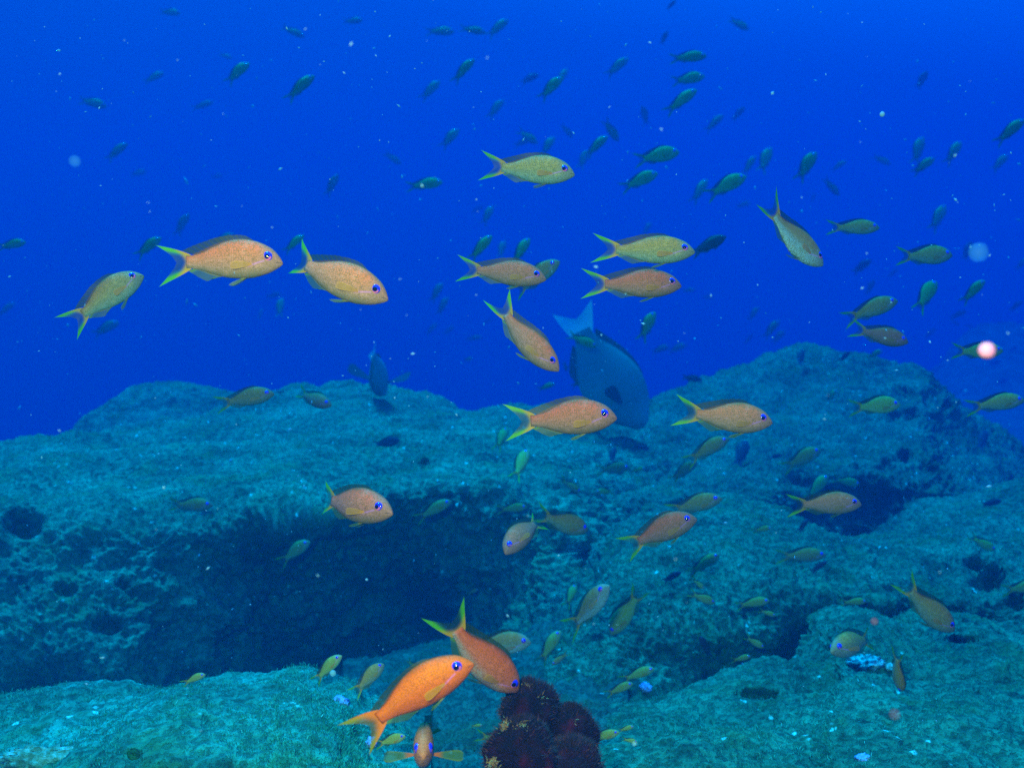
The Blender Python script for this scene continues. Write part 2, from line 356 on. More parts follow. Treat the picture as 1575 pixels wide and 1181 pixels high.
# ------------------------------------------------------------------ fish materials
def fish_body(name, stops, head, speck, hsv=0.02, stripe=0.5):
    t = NT(name); uvv, u, v = t.uv()
    col = t.ramp(v, stops)
    wob = t.noise(t.mapping(uvv, (9, 5, 1)), 1.0, 3)
    col = t.mix(t.math("MULTIPLY", t.rng(u, 0.30, 0.12), 0.75), col, head)                       # cheek and snout
    sc = t.voro(t.mapping(uvv, (84, 38, 1)), 1.0)                                              # scales
    cell = t.n.new("ShaderNodeSeparateColor"); t.l.new(sc["Color"], cell.inputs[0])
    col = t.mix(t.rng(sc["Distance"], 0.25, 0.75, 0, 0.75), col, speck)
    col = t.mix(t.math("MULTIPLY", t.rng(cell.outputs[0], 0.35, 1.0), 0.35), col, speck)
    ra = t.math("SINE", t.math("MULTIPLY", t.math("MULTIPLY_ADD", v, 0.42, u), 40 * 3.1416)); rb = t.math("SINE", t.math("MULTIPLY", t.math("MULTIPLY_ADD", v, -0.42, u), 40 * 3.1416))
    rows = t.math("MULTIPLY", ra, rb)                                                          # crossing scale rows
    col = t.mix(t.math("MULTIPLY", t.rng(rows, -0.1, -0.8), t.rng(u, 0.26, 0.36, 0.1, 0.45)), col, speck)
    col = t.mix(t.math("MULTIPLY", t.rng(wob, 0.5, 0.75), 0.3), col, tuple(min(1, c * 1.5) for c in stops[2][1]))
    line = t.math("ABSOLUTE", t.math("SUBTRACT", v, t.math("MULTIPLY_ADD", t.math("SUBTRACT", u, 0.19), -0.95, 0.44)))
    m = t.math("MULTIPLY", t.rng(line, 0.0, 0.04, 1, 0), t.math("MULTIPLY", t.rng(u, 0.17, 0.19), t.rng(u, 0.33, 0.36, 1, 0)))
    col = t.mix(t.math("MULTIPLY", m, stripe), col, (0.50, 0.22, 0.8))                              # violet cheek stripe
    mouth = t.math("ABSOLUTE", t.math("SUBTRACT", v, t.math("MULTIPLY_ADD", u, -1.6, 0.50)))
    mm = t.math("MULTIPLY", t.rng(mouth, 0.02, 0.06, 1, 0), t.rng(u, 0.055, 0.075, 1, 0))
    col = t.mix(t.math("MULTIPLY", mm, 0.7), col, (0.02, 0.03, 0.04))
    gill = t.math("ABSOLUTE", t.math("SUBTRACT", u, t.math("MULTIPLY_ADD", t.math("POWER", t.math("ABSOLUTE", t.math("SUBTRACT", v, 0.4)), 2.0), -0.35, 0.292)))
    gm = t.math("MULTIPLY", t.rng(gill, 0.004, 0.012, 1, 0), t.math("MULTIPLY", t.rng(v, 0.08, 0.2), t.rng(v, 0.62, 0.75, 1, 0)))
    col = t.mix(t.math("MULTIPLY", gm, 0.2), col, tuple(c * 0.25 for c in speck))               # edge of the gill cover
    h = t.n.new("ShaderNodeHueSaturation")
    h.inputs["Hue"].default_value = 0.5
    t.put(h.inputs["Hue"], t.math("MULTIPLY_ADD", t.rand(), hsv, 0.5 - hsv * 0.5))
    t.put(h.inputs["Value"], t.math("MULTIPLY_ADD", t.rand(), 0.3, 0.85)); t.put(h.inputs["Color"], col)
    t.set(Base_Color=h.outputs[0], Roughness=0.42); t.b.inputs["Specular IOR Level"].default_value = 0.12
    t.bump(t.math("MULTIPLY", sc["Distance"], -1.0), 0.35, 0.0012)
    return t.m

def fin_mat(name, root, edge, web, a_web=0.45, a_edge=0.95, rays=26, lo=0.55, hi=0.85, ru=0.35):
    t = NT(name); uvv, u, v = t.uv()                # u: root to margin, v: across the rays (0..1), centre 0.5
    k = t.math("ABSOLUTE", t.math("MULTIPLY_ADD", v, 2.0, -1.0))
    ed = t.rng(k, lo, hi)
    ray = t.math("SINE", t.math("MULTIPLY", v, rays * 6.283))
    rr = t.rng(ray, 0.2, 1.0)
    nz = t.noise(t.mapping(uvv, (5, 8, 1)), 1.0, 3)
    col = t.mix(ed, web, edge); col = t.mix(t.rng(u, ru, 0.3 * ru), col, root)
    col = t.mix(t.math("MULTIPLY", rr, 0.18), col, tuple(min(1, c * 1.6 + 0.02) for c in web))
    a = t.math("MAXIMUM", t.math("MULTIPLY", ed, a_edge), t.rng(u, ru * 0.9, 0.35 * ru, a_web, a_edge))
    a = t.math("ADD", a, t.math("MULTIPLY", rr, 0.18), None, True)
    a = t.math("MULTIPLY", a, t.rng(t.math("ADD", u, t.math("MULTIPLY", nz, 0.10)), 1.04, 0.97))
    t.set(Base_Color=col, Roughness=0.5, Alpha=a); t.b.inputs["Specular IOR Level"].default_value = 0.2
    return t.m

A_STOPS = [(0.0, (0.04, 0.13, 0.10)), (0.12, (0.16, 0.17, 0.14)), (0.28, (0.35, 0.205, 0.17)), (0.58, (0.54, 0.195, 0.115)), (0.84, (0.70, 0.15, 0.06)), (0.94, (0.50, 0.09, 0.028)), (1.0, (0.08, 0.045, 0.012))]  # anthias colouring, with edge shading painted in as darker belly and ridge
O_STOPS = [(0.0, (0.20, 0.07, 0.05)), (0.15, (0.36, 0.07, 0.025)), (0.40, (0.52, 0.10, 0.006)), (0.66, (0.62, 0.15, 0.003)), (0.82, (0.64, 0.125, 0.003)), (0.94, (0.46, 0.065, 0.003)), (1.0, (0.10, 0.025, 0.003))]
P_STOPS = [(0.0, (0.08, 0.30, 0.34)), (0.18, (0.17, 0.32, 0.27)), (0.46, (0.32, 0.32, 0.12)), (0.74, (0.44, 0.28, 0.05)), (0.92, (0.46, 0.17, 0.025)), (1.0, (0.10, 0.07, 0.012))]
G_STOPS = [(0.0, (0.18, 0.46, 0.26)), (0.25, (0.24, 0.46, 0.13)), (0.50, (0.28, 0.42, 0.06)), (0.76, (0.28, 0.35, 0.035)), (0.93, (0.17, 0.22, 0.025)), (1.0, (0.06, 0.09, 0.015))]
BODY = {
    "a": fish_body("anthias_scales", A_STOPS, (0.27, 0.175, 0.17), (0.14, 0.10, 0.03)),
    "o": fish_body("orange_anthias_scales", O_STOPS, (0.52, 0.10, 0.012), (0.26, 0.065, 0.004), 0.01),
    "p": fish_body("pale_anthias_scales", P_STOPS, (0.16, 0.24, 0.23), (0.085, 0.125, 0.04)),
    "g": fish_body("olive_anthias_scales", G_STOPS, (0.18, 0.34, 0.28), (0.12, 0.20, 0.07)),
    "b": fish_body("blue_bellied_anthias_scales", [(0.0, (0.26, 0.60, 0.74)), (0.30, (0.24, 0.50, 0.58)), (0.50, (0.26, 0.27, 0.14)), (0.74, (0.36, 0.19, 0.04)), (0.92, (0.42, 0.12, 0.02)), (1.0, (0.12, 0.06, 0.012))], (0.20, 0.36, 0.36), (0.11, 0.15, 0.06)),
    "v": fish_body("red_backed_anthias_scales", [(0.0, (0.14, 0.40, 0.46)), (0.20, (0.24, 0.30, 0.30)), (0.42, (0.46, 0.15, 0.08)), (0.75, (0.52, 0.115, 0.02)), (0.92, (0.46, 0.08, 0.012)), (1.0, (0.12, 0.03, 0.008))], (0.40, 0.16, 0.08), (0.20, 0.07, 0.02)),
    "d": fish_body("dark_fish_scales", [(0.0, (0.05, 0.09, 0.16)), (0.3, (0.03, 0.055, 0.10)), (0.5, (0.025, 0.045, 0.08)), (0.8, (0.02, 0.035, 0.06)), (1.0, (0.015, 0.02, 0.03))], (0.04, 0.06, 0.10), (0.02, 0.03, 0.05), stripe=0),
    "s": fish_body("parrotfish_scales", [(0.0, (0.20, 0.44, 0.46)), (0.3, (0.15, 0.34, 0.36)), (0.5, (0.11, 0.24, 0.26)), (0.8, (0.12, 0.26, 0.29)), (1.0, (0.09, 0.19, 0.21))], (0.26, 0.54, 0.58), (0.11, 0.26, 0.28), stripe=0),
}
YG, YGR = (0.035, 0.28, 0.002), (0.30, 0.21, 0.012)
F_TAIL = fin_mat("tail_membrane", YGR, YG, (0.006, 0.040, 0.040), 0.45, 1.0, 18, 0.42, 0.85, 0.60)
F_TAILO = fin_mat("orange_tail_membrane", (0.46, 0.13, 0.003), (0.11, 0.17, 0.003), (0.045, 0.06, 0.006), 0.75, 1.0, 18, 0.45, 0.85, 0.85)
F_DORS = fin_mat("dorsal_membrane", (0.10, 0.045, 0.006), (0.006, 0.03, 0.012), (0.006, 0.028, 0.018), 0.72, 0.9, 14, 0.8, 1.0)
F_ANAL = fin_mat("anal_membrane", (0.10, 0.12, 0.012), (0.05, 0.15, 0.005), (0.018, 0.075, 0.022), 0.62, 0.9, 12)
F_PECT = fin_mat("pectoral_membrane", (0.40, 0.20, 0.008), (0.36, 0.21, 0.008), (0.33, 0.19, 0.01), 0.45, 0.6, 14)
F_PECTG = fin_mat("green_pectoral_membrane", (0.28, 0.08, 0.01), (0.05, 0.13, 0.01), (0.022, 0.10, 0.025), 0.72, 0.85, 14)
F_WHITE = fin_mat("white_tail_membrane", (0.95, 0.97, 0.98), (0.85, 0.95, 0.97), (0.80, 0.95, 0.97), 0.9, 1.0, 16, 0.6, 0.95)
F_PARR = fin_mat("parrotfish_fin", (0.07, 0.14, 0.13), (0.04, 0.08, 0.09), (0.06, 0.12, 0.12), 0.9, 0.98, 16)
F_DARK = fin_mat("dark_fin_membrane", (0.02, 0.05, 0.08), (0.018, 0.04, 0.07), (0.02, 0.05, 0.085), 0.9, 0.98, 16)

def eye_mat(name, iris, low, rim):
    t = NT(name); uvv, u, v = t.uv()          # u: distance from the centre, v: height
    col = t.mix(t.rng(v, 0.58, 0.44), iris, low)
    ring = t.math("MULTIPLY", t.rng(u, 0.52, 0.58), t.rng(u, 0.74, 0.80, 1.0, 0.0))
    col = t.mix(t.math("MULTIPLY", ring, t.rng(v, 0.56, 0.42)), col, rim)
    t.set(Base_Color=col, Roughness=0.12); t.b.inputs["Specular IOR Level"].default_value = 0.5
    return t.m
M_EYE = eye_mat("anthias_iris", (0.008, 0.02, 0.85), (0.06, 0.05, 0.55), (0.62, 0.15, 0.20))
M_EYED = eye_mat("dark_iris", (0.02, 0.04, 0.10), (0.02, 0.04, 0.10), (0.05, 0.08, 0.15))
tp = NT("pupil_black"); tp.set(Base_Color=(0.003, 0.003, 0.012), Roughness=0.06); M_PUP = tp.m

# ------------------------------------------------------------------ fish shapes (unit: snout to tail root = 1)
ANTHIAS = dict(
    s=[0.0, 0.02, 0.05, 0.10, 0.20, 0.30, 0.45, 0.60, 0.75, 0.88, 1.0, 1.05],
    zt=[0.005, 0.040, 0.078, 0.128, 0.185, 0.218, 0.235, 0.208, 0.148, 0.088, 0.066, 0.066],
    zb=[-0.015, -0.036, -0.058, -0.092, -0.138, -0.168, -0.182, -0.172, -0.132, -0.090, -0.068, -0.068],
    w=[0.008, 0.026, 0.042, 0.064, 0.090, 0.100, 0.098, 0.080, 0.054, 0.031, 0.016, 0.010],
    eye=(0.155, 0.054, 0.054, 0.031), tail=(0.225, 1.37, 1.15, 1.8), dors=(0.27, 0.92, 0.052, 0.13), anal=(0.60, 0.93, 0.050, 0.09),
    pel=(0.37, 0.20, 0.05), pec=(0.30, -0.035, 0.23, 0.10))
PARROT = dict(
    s=[0.0, 0.02, 0.06, 0.12, 0.22, 0.34, 0.48, 0.62, 0.76, 0.88, 1.0, 1.05],
    zt=[0.020, 0.065, 0.105, 0.155, 0.220, 0.262, 0.275, 0.252, 0.195, 0.125, 0.080, 0.080],
    zb=[-0.025, -0.060, -0.090, -0.130, -0.195, -0.245, -0.262, -0.240, -0.185, -0.122, -0.080, -0.080],
    w=[0.020, 0.055, 0.080, 0.105, 0.135, 0.150, 0.145, 0.118, 0.080, 0.048, 0.026, 0.018],
    eye=(0.20, 0.095, 0.030, 0.016), tail=(0.19, 1.27, 1.15, 1.5), dors=(0.30, 0.93, 0.026, 0.04), anal=(0.58, 0.90, 0.03, 0.05),
    pel=(0.36, 0.19, 0.07), pec=(0.30, -0.03, 0.26, 0.13))
DAMSEL = dict(ANTHIAS, zt=[v * 1.12 for v in ANTHIAS["zt"]], zb=[v * 1.15 for v in ANTHIAS["zb"]], tail=(0.20, 1.26, 1.14, 1.5))

class Bend:
    def __init__(s, bl, bv):
        s.S = np.arange(-0.1, 1.8, 0.01)
        k = np.clip(s.S - 0.30, 0, None); a = bl * k * (0.6 + 0.5 * k) - 0.12 * bl * np.clip(0.30 - s.S, 0, None); b = bv * (s.S - 0.30)
        s.a, s.b = a, b
        t = np.stack([-np.cos(a) * np.cos(b), np.sin(a) * np.cos(b), np.sin(b)], -1) * 0.01
        P = np.cumsum(t, 0); i0 = np.argmin(abs(s.S)); s.P = P - P[i0]
    def __call__(s, q):
        q = np.asarray(q, float); S = q[:, 0]
        I = lambda arr: np.interp(S, s.S, arr)
        c = np.stack([I(s.P[:, k]) for k in range(3)], -1); a, b = I(s.a), I(s.b)
        side = np.stack([np.sin(a), np.cos(a), 0 * a], -1)
        up = np.stack([np.sin(b) * np.cos(a), -np.sin(b) * np.sin(a), np.cos(b)], -1)
        return c + side * q[:, 1:2] + up * q[:, 2:3]

def sm(xs, ys, x):
    """smooth interpolation through the profile points"""
    xs, ys = np.array(xs), np.array(ys); x = np.asarray(x, float)
    m = np.gradient(ys, xs); i = np.clip(np.searchsorted(xs, x, side="right") - 1, 0, len(xs) - 2)
    h = xs[i + 1] - xs[i]; t = np.clip((x - xs[i]) / h, 0, 1)
    return ((2 * t**3 - 3 * t**2 + 1) * ys[i] + (t**3 - 2 * t**2 + t) * h * m[i] + (-2 * t**3 + 3 * t**2) * ys[i + 1] + (t**3 - t**2) * h * m[i + 1])

def g_body(p, nr, ns):
    S = np.linspace(0, 1, nr) ** 1.25 * 1.03
    V, U, F = [], [], []
    for k, s in enumerate(S):
        zt, zb, w = sm(p["s"], p["zt"], s), sm(p["s"], p["zb"], s), max(0.006, sm(p["s"], p["w"], s))
        zc, hh = (zt + zb) / 2, (zt - zb) / 2
        for j in range(ns):
            a = 2 * math.pi * j / ns
            c, q = math.cos(a), math.sin(a)
            y = w * math.copysign(abs(c) ** 0.88, c) * (1 - 0.16 * max(0, q) ** 2)
            z = zc + hh * q
            V.append((s, y, z)); U.append((s, 0.5 + 0.5 * q))
    for k in range(nr - 1):
        for j in range(ns):
            F.append((k * ns + j, k * ns + (j + 1) % ns, (k + 1) * ns + (j + 1) % ns, (k + 1) * ns + j))
    F.append(tuple(range(ns))[::-1]); F.append(tuple((nr - 1) * ns + j for j in range(ns)))
    return V, F, U

def g_sheet(nu, nv, fn):
    V, U, F = [], [], []
    for i in range(nu):
        for j in range(nv):
            u, v = i / (nu - 1), j / (nv - 1); V.append(fn(u, v)); U.append((u, v))
    for i in range(nu - 1):
        for j in range(nv - 1):
            F.append((i * nv + j, i * nv + j + 1, (i + 1) * nv + j + 1, (i + 1) * nv + j))
    return V, F, U

def g_tail(p, n=(14, 25), asym=0.0, spread=1.0):
    H, tip, fork, ex = p["tail"]; z0 = 0.066 if p is not PARROT else 0.08
    def fn(u, v):
        k = 2 * v - 1; ak = abs(k)
        se = fork + (tip - fork) * ak ** ex; ze = math.copysign(H * spread * ak ** 1.30, k) * (1 + asym * k)
        s = 0.965 + (se - 0.965) * u
        z = z0 * 0.95 * k * (1 - u) + ze * (u ** 0.8 * 0.8 + u ** 2.0 * 0.2) + 0.012 * k * abs(k) * math.sin(3.1416 * u)
        y = 0.010 * math.sin(3.1 * u + 2 * k) * u
        return (s, y, z)
    return g_sheet(n[0], n[1], fn)

def g_dorsal(p, n=(6, 26), fold=1.0):
    s0, s1, h, sweep = p["dors"]
    def fn(u, v):
        s = s0 + (s1 - s0) * v; z = sm(p["s"], p["zt"], s) - 0.012
        prof = min(1, v / 0.18) ** 0.8 * (0.72 + 0.4 * v ** 2) * (1 - 0.35 * max(0, (v - 0.86) / 0.14) ** 2)
        if v < 0.55: prof *= 1 - 0.10 * abs(math.sin(v * 55))
        return (s + (sweep * v ** 2 + 0.03) * u, 0.006 * math.sin(9 * v) * u, z + (h * prof * fold + 0.012) * u)
    return g_sheet(n[0], n[1], fn)

def g_anal(p, n=(5, 12), fold=1.0):
    s0, s1, h, sweep = p["anal"]
    def fn(u, v):
        s = s0 + (s1 - s0) * v; z = sm(p["s"], p["zb"], s) + 0.012
        prof = min(1, v / 0.25) ** 0.7 * (1 - 0.75 * v ** 2.2)
        return (s + (sweep + 0.06 * (1 - v)) * u, 0.004 * math.sin(8 * v) * u, z - (h * prof * fold + 0.012) * u)
    return g_sheet(n[0], n[1], fn)

def g_pelvic(p, sg, n=(8, 7), fold=1.0):
    s0, L, W = p["pel"]
    def fn(u, v):
        z = sm(p["s"], p["zb"], s0 + 0.03 * v) + 0.02
        wv = W * math.sin(math.pi * min(1, u * 0.85 + 0.12)) ** 0.7
        ss = s0 + 0.05 * v + L * u * (1 - 0.35 * v)
        return (ss, sg * (0.026 + 0.02 * u), z - 0.015 - (0.05 + wv * (1 - v)) * u * fold)
    return g_sheet(n[0], n[1], fn)

def g_pectoral(p, sg, n=(9, 11), spread=0.12, big=1.0):
    s0, z0, L, W = p["pec"]; L *= big; W *= big; w0 = sm(p["s"], p["w"], s0)
    def fn(u, v):
        k = 2 * v - 1; wv = (0.022 + (W - 0.022) * math.sin(min(1.0, u * 0.72) * math.pi / 2 * 1.1)) * 0.5
        if u > 0.7: wv *= math.sqrt(max(0.02, 1 - ((u - 0.7) / 0.32) ** 2))
        r = L * u; a = spread * math.pi / 2
        s = s0 + r * math.cos(a); y = w0 * 0.93 + r * math.sin(a) + (0.012 * math.sin(math.pi * u)) + (0.02 * u * (spread < 0.4))
        return (s, sg * y, z0 + k * wv - 0.10 * L * u)
    return g_sheet(n[0], n[1], fn)

def g_eye(p, sg, r, nr=7, ns=20, bulge=0.5, inset=0.80, off=0.0):
    es, ez = p["eye"][0], p["eye"][1]
    hh = (sm(p["s"], p["zt"], es) - sm(p["s"], p["zb"], es)) / 2; zc = (sm(p["s"], p["zt"], es) + sm(p["s"], p["zb"], es)) / 2
    q = (ez - zc) / hh; yb = sm(p["s"], p["w"], es) * max(0.2, 1 - q * q) ** 0.44 * (1 - 0.16 * max(0, q) ** 2)
    V, U, F = [], [], []
    for i in range(nr):
        t = (i / (nr - 1)) * math.pi * 0.5
        rr, hy = r * math.sin(t), r * bulge * math.cos(t)
        for j in range(ns):
            a = 2 * math.pi * j / ns
            V.append((es + rr * math.cos(a), sg * (yb * inset + off + hy), ez + rr * math.sin(a)))
            U.append((math.sin(t), 0.5 + 0.5 * math.sin(a) * math.sin(t)))
    for j in range(ns):                        # skirt into the head
        a = 2 * math.pi * j / ns
        V.append((es + r * math.cos(a), sg * (yb * 0.35), ez + r * math.sin(a))); U.append((1, 0.5 + 0.5 * math.sin(a)))
    for i in range(nr):
        for j in range(ns):
            F.append((i * ns + j, i * ns + (j + 1) % ns, (i + 1) * ns + (j + 1) % ns, (i + 1) * ns + j))
    return V, F, U

CACHE = {}
def fish_meshes(kind, bl, bv, lod, body, opt):
    """meshes of one fish shape; shared by every fish with the same pose and detail"""
    key = (kind, round(bl, 2), round(bv, 2), lod, body, tuple(sorted(opt.items())))
    if key in CACHE: return CACHE[key]
    p = {"anthias": ANTHIAS, "parrot": PARROT, "damsel": DAMSEL}[kind]
    B = Bend(bl, bv)
    chord = -B(np.array([[1.0, 0, 0]]))[0]; L = np.linalg.norm(chord); c = chord / L
    z = np.array([0, 0, 1.0]); z -= c * z.dot(c); z /= np.linalg.norm(z); y = np.cross(z, c)
    R = np.stack([c, y, z]) / L                       # chord from tail root to snout becomes +X, length 1
    def mk(name, geo, mat):
        V, F, U = geo
        return mesh_from(name, (B(V) @ R.T), F, U), mat
    tail_m, dors_m, anal_m, pec_m, eye_m = F_TAIL, F_DORS, F_ANAL, F_PECT, M_EYE
    if body == "o": tail_m = F_TAILO
    if body in "ds": tail_m = dors_m = anal_m = pec_m = F_DARK; eye_m = M_EYED
    if kind == "parrot": tail_m, dors_m, anal_m = F_WHITE, F_PARR, F_PARR
    if opt.get("green"): pec_m = F_PECTG
    sp, fo = opt.get("spread", 0.10), opt.get("fold", 1.0)
    tl = dict(asym=opt.get("asym", 0.0), spread=opt.get("tail", 1.0))
    es, ez, er, pr = p["eye"]
    out = []
    if lod == 2:
        out.append(("body",) + mk("body", g_body(p, 44, 30), BODY[body]))
        out.append(("tail_fin",) + mk("tail_fin", g_tail(p, **tl), tail_m))
        out.append(("dorsal_fin",) + mk("dorsal_fin", g_dorsal(p, fold=fo), dors_m))
        out.append(("anal_fin",) + mk("anal_fin", g_anal(p, fold=fo), anal_m))
        for sg in (1, -1):
            out.append(("pelvic_fin",) + mk("pelvic_fin", g_pelvic(p, sg, fold=fo), anal_m))
            out.append(("pectoral_fin",) + mk("pectoral_fin", g_pectoral(p, sg, spread=sp, big=opt.get("fin", 1.0)), pec_m))
            out.append(("eye",) + mk("eye", g_eye(p, sg, er), eye_m))
            out.append(("pupil",) + mk("pupil", g_eye(p, sg, pr, 5, 14, 0.55, 0.80, er * 0.46 - pr * 0.34), M_PUP))
    elif lod == 1:
        out.append(("body",) + mk("body", g_body(p, 24, 16), BODY[body]))
        out.append(("tail_fin",) + mk("tail_fin", g_tail(p, (8, 15), **tl), tail_m))
        out.append(("dorsal_fin",) + mk("dorsal_fin", g_dorsal(p, (3, 14), fo), dors_m))
        out.append(("anal_fin",) + mk("anal_fin", g_anal(p, (3, 8), fo), anal_m))
        for sg in (1, -1):
            out.append(("pectoral_fin",) + mk("pectoral_fin", g_pectoral(p, sg, (5, 6), sp), pec_m))
            out.append(("eye",) + mk("eye", g_eye(p, sg, er, 4, 12), eye_m))
    else:
        V, F, U, MI = [], [], [], []
        for i, (geo) in enumerate((g_body(p, 14, 10), g_tail(p, (6, 11), **tl), g_dorsal(p, (3, 8), fo), g_anal(p, (3, 5), fo), g_eye(p, 1, er, 3, 8), g_eye(p, -1, er, 3, 8))):
            o = len(V); V += geo[0]; U += geo[2]; F += [tuple(o + k for k in f) for f in geo[1]]; MI += [(0, 1, 2, 3, 4, 4)[i]] * len(geo[1])
        me = mesh_from(kind, (B(V) @ R.T), F, U, matidx=MI)
        for m in (BODY[body], tail_m, dors_m, anal_m, eye_m): me.materials.append(m)
        out.append((None, me, None))
    CACHE[key] = out
    return out

FISH = []
TONE = random.Random(21)
def fish(nose, root, label, phi=0.0, body="a", bl=0.0, bv=0.0, up=None, roll=0.0, L=0.078, d=None, kind="anthias", name="anthias", cat="fish", group="school of small reef fish", lod=None, clamp=True, **opt):
    """one fish whose snout and tail root fall on two photo pixels; phi: degrees its head turns towards the viewer; L: its length without the tail"""
    nx, ny = nose; qx, qy = root; pl = math.hypot(nx - qx, ny - qy)
    if d is None: d = L * math.cos(math.radians(phi)) * FPX / max(pl, 1.0)
    if clamp:
        lim = [r for r in (rock_depth(nx, ny), rock_depth(qx, qy), rock_depth((nx + qx) / 2, (ny + qy) / 2)) if r]
        if lim and d > min(lim) - 0.10: d = max(0.3, min(lim) - 0.10)
    half = pl * d / FPX * math.tan(math.radians(phi)) / 2
    Nw, Pw = at(nx, ny, d - half), at(qx, qy, d + half)
    f = (Nw - Pw); Lw = f.length; f.normalize()
    if up == "cam": u0 = -FWD
    elif up == "world": u0 = UPV
    else:
        th = math.atan2(-(ny - qy), nx - qx)
        u0 = RIGHT * -math.sin(th) + UPV * math.cos(th)
        if math.cos(th) < 0: u0 = -u0
    u0 = (u0 - f * u0.dot(f)).normalized()
    if roll: u0 = Matrix.Rotation(math.radians(roll), 3, f) @ u0
    y = u0.cross(f)
    M = Matrix(((f.x, y.x, u0.x, 0), (f.y, y.y, u0.y, 0), (f.z, y.z, u0.z, 0), (0, 0, 0, 1)))
    M = Matrix.Translation(Nw) @ M @ Matrix.Diagonal((Lw, Lw * TONE.uniform(0.9, 1.1), Lw * TONE.uniform(0.87, 1.08), 1))
    if lod is None: lod = 2 if pl >= 84 or (pl / max(0.2, math.cos(math.radians(phi)))) >= 110 else 1 if pl >= 36 else 0
    parts = fish_meshes(kind, bl, bv, lod, body, opt)
    if lod == 0:
        o = link(name, parts[0][1]); o.matrix_world = M
    else:
        o = empty(name, M); eye = None
        for pn, me, mat in parts:
            if not me.materials: me.materials.append(mat)
            c = bpy.data.objects.new(pn, me); C.objects.link(c)
            c.parent = eye if pn == "pupil" else o
            if pn == "eye": eye = c
    tag(o, label, cat, group)
    FISH.append((o, d, Lw, label))
    return o

# ------------------------------------------------------------------ the fish nearest the camera
G1 = "orange and gold anthias near the camera"
fish((435, 405), (291, 403), "large golden orange anthias swimming level, biggest fish over the rounded hump at upper left", 0, "a", 0.12, -0.10, group=G1, fold=1.25, asym=-0.1)
fish((597, 461), (474, 409), "orange anthias tilted nose down with its tail tucked away behind it", 12, "a", 0.85, 0.12, group=G1, asym=0.1)
fish((221, 424), (130, 481), "olive gold anthias climbing to the right, nearest fish to the left edge above the hump", -18, "p", 0.25, -0.15, group=G1, fold=1.3)
fish((884, 269), (775, 258), "pale silvery blue anthias alone high in the open water, topmost of the large fish", 5, "p", 0.05, 0.0, group=G1)
fish((840, 430), (737, 416), "orange pink anthias with a yellow side patch, overlapping the head of a green fish", 5, "a", 0.05, -0.05, group=G1)
fish((861, 402), (806, 440), "green anthias mostly hidden behind the pink one, only head and lower tail showing", 20, "p", 0.2, 0.0, group=G1, L=0.082)
fish((1069, 388), (951, 384), "pale gold anthias with long green tail, upper of the two stacked level fish", 0, "p", 0.0, 0.05, group=G1)
fish((1048, 440), (934, 437), "pinkish orange anthias with dark back fin, lower of the two stacked level fish", -6, "a", 0.1, 0.0, group=G1)
fish((860, 570), (781, 487), "golden anthias diving steeply in an arc just left of the big parrotfish", 8, "a", 0.15, 0.42, group=G1, asym=0.05)
fish((949, 643), (820, 647), "bright orange pink anthias swimming level in front of the parrotfish's head", 4, "a", 0.05, -0.05, group=G1)
fish((1188, 650), (1075, 637), "orange anthias with open green tail in front of the rough mound", 0, "a", 0.08, 0.08, group=G1, fold=1.2)
fish((1266, 408), (1195, 334), "blue bellied anthias diving away with long curled tail lobes, in open water at right", -22, "b", -0.25, 0.35, roll=-22, group=G1, L=0.082, tail=1.15)
fish((604, 790), (512, 770), "stocky pinkish gold anthias turned towards the viewer above the dark hollow", 46, "a", 0.5, 0.0, group=G1, L=0.08)
fish((777, 852), (822, 806), "orange anthias facing down left, the only large one heading left", 50, "a", -0.5, -0.2, group=G1, L=0.080)
fish((904, 816), (843, 796), "dull gold anthias facing away right, tail touching the left facing orange fish", -28, "p", 0.15, 0.1, group=G1)
fish((1072, 798), (985, 831), "golden orange anthias rising to the right at the crest of the long sloping boulder", 10, "a", 0.1, -0.2, group=G1)
fish((1111, 767), (1046, 782), "gold anthias partly behind and above the one rising over the sloping boulder", 12, "p", 0.1, -0.1, group=G1)
fish((1325, 776), (1239, 776), "tan anthias swimming level before the dark crevice under the mound", 0, "a", 0.0, -0.08, group=G1)
fish((937, 900), (888, 955), "blue bellied anthias swimming up towards the viewer, orange back turned left", 34, "b", -0.1, 0.1, roll=-30, group=G1, L=0.088, tail=1.2)
fish((729, 1020), (586, 1102), "bright orange anthias with blue eye lowest in the photo, beside the dark coral", 0, "o", 0.15, -0.32, group=G1, fold=0.75)
fish((797, 1062), (705, 972), "red orange anthias diving with its head hidden by the dark coral", -28, "v", -0.1, 0.32, group=G1, L=0.08, tail=1.1)
fish((817, 988), (738, 992), "pale green anthias half hidden behind the diving red orange fish", 0, "b", 0.1, 0.0, group=G1)
fish((651, 1164), (662, 1118), "red speckled anthias seen head on with both side fins spread, left of the dark coral", 72, "v", 0.3, 0.3, up="world", d=0.80, group=G1, spread=0.92, green=1, fin=1.35, lod=2, clamp=False)

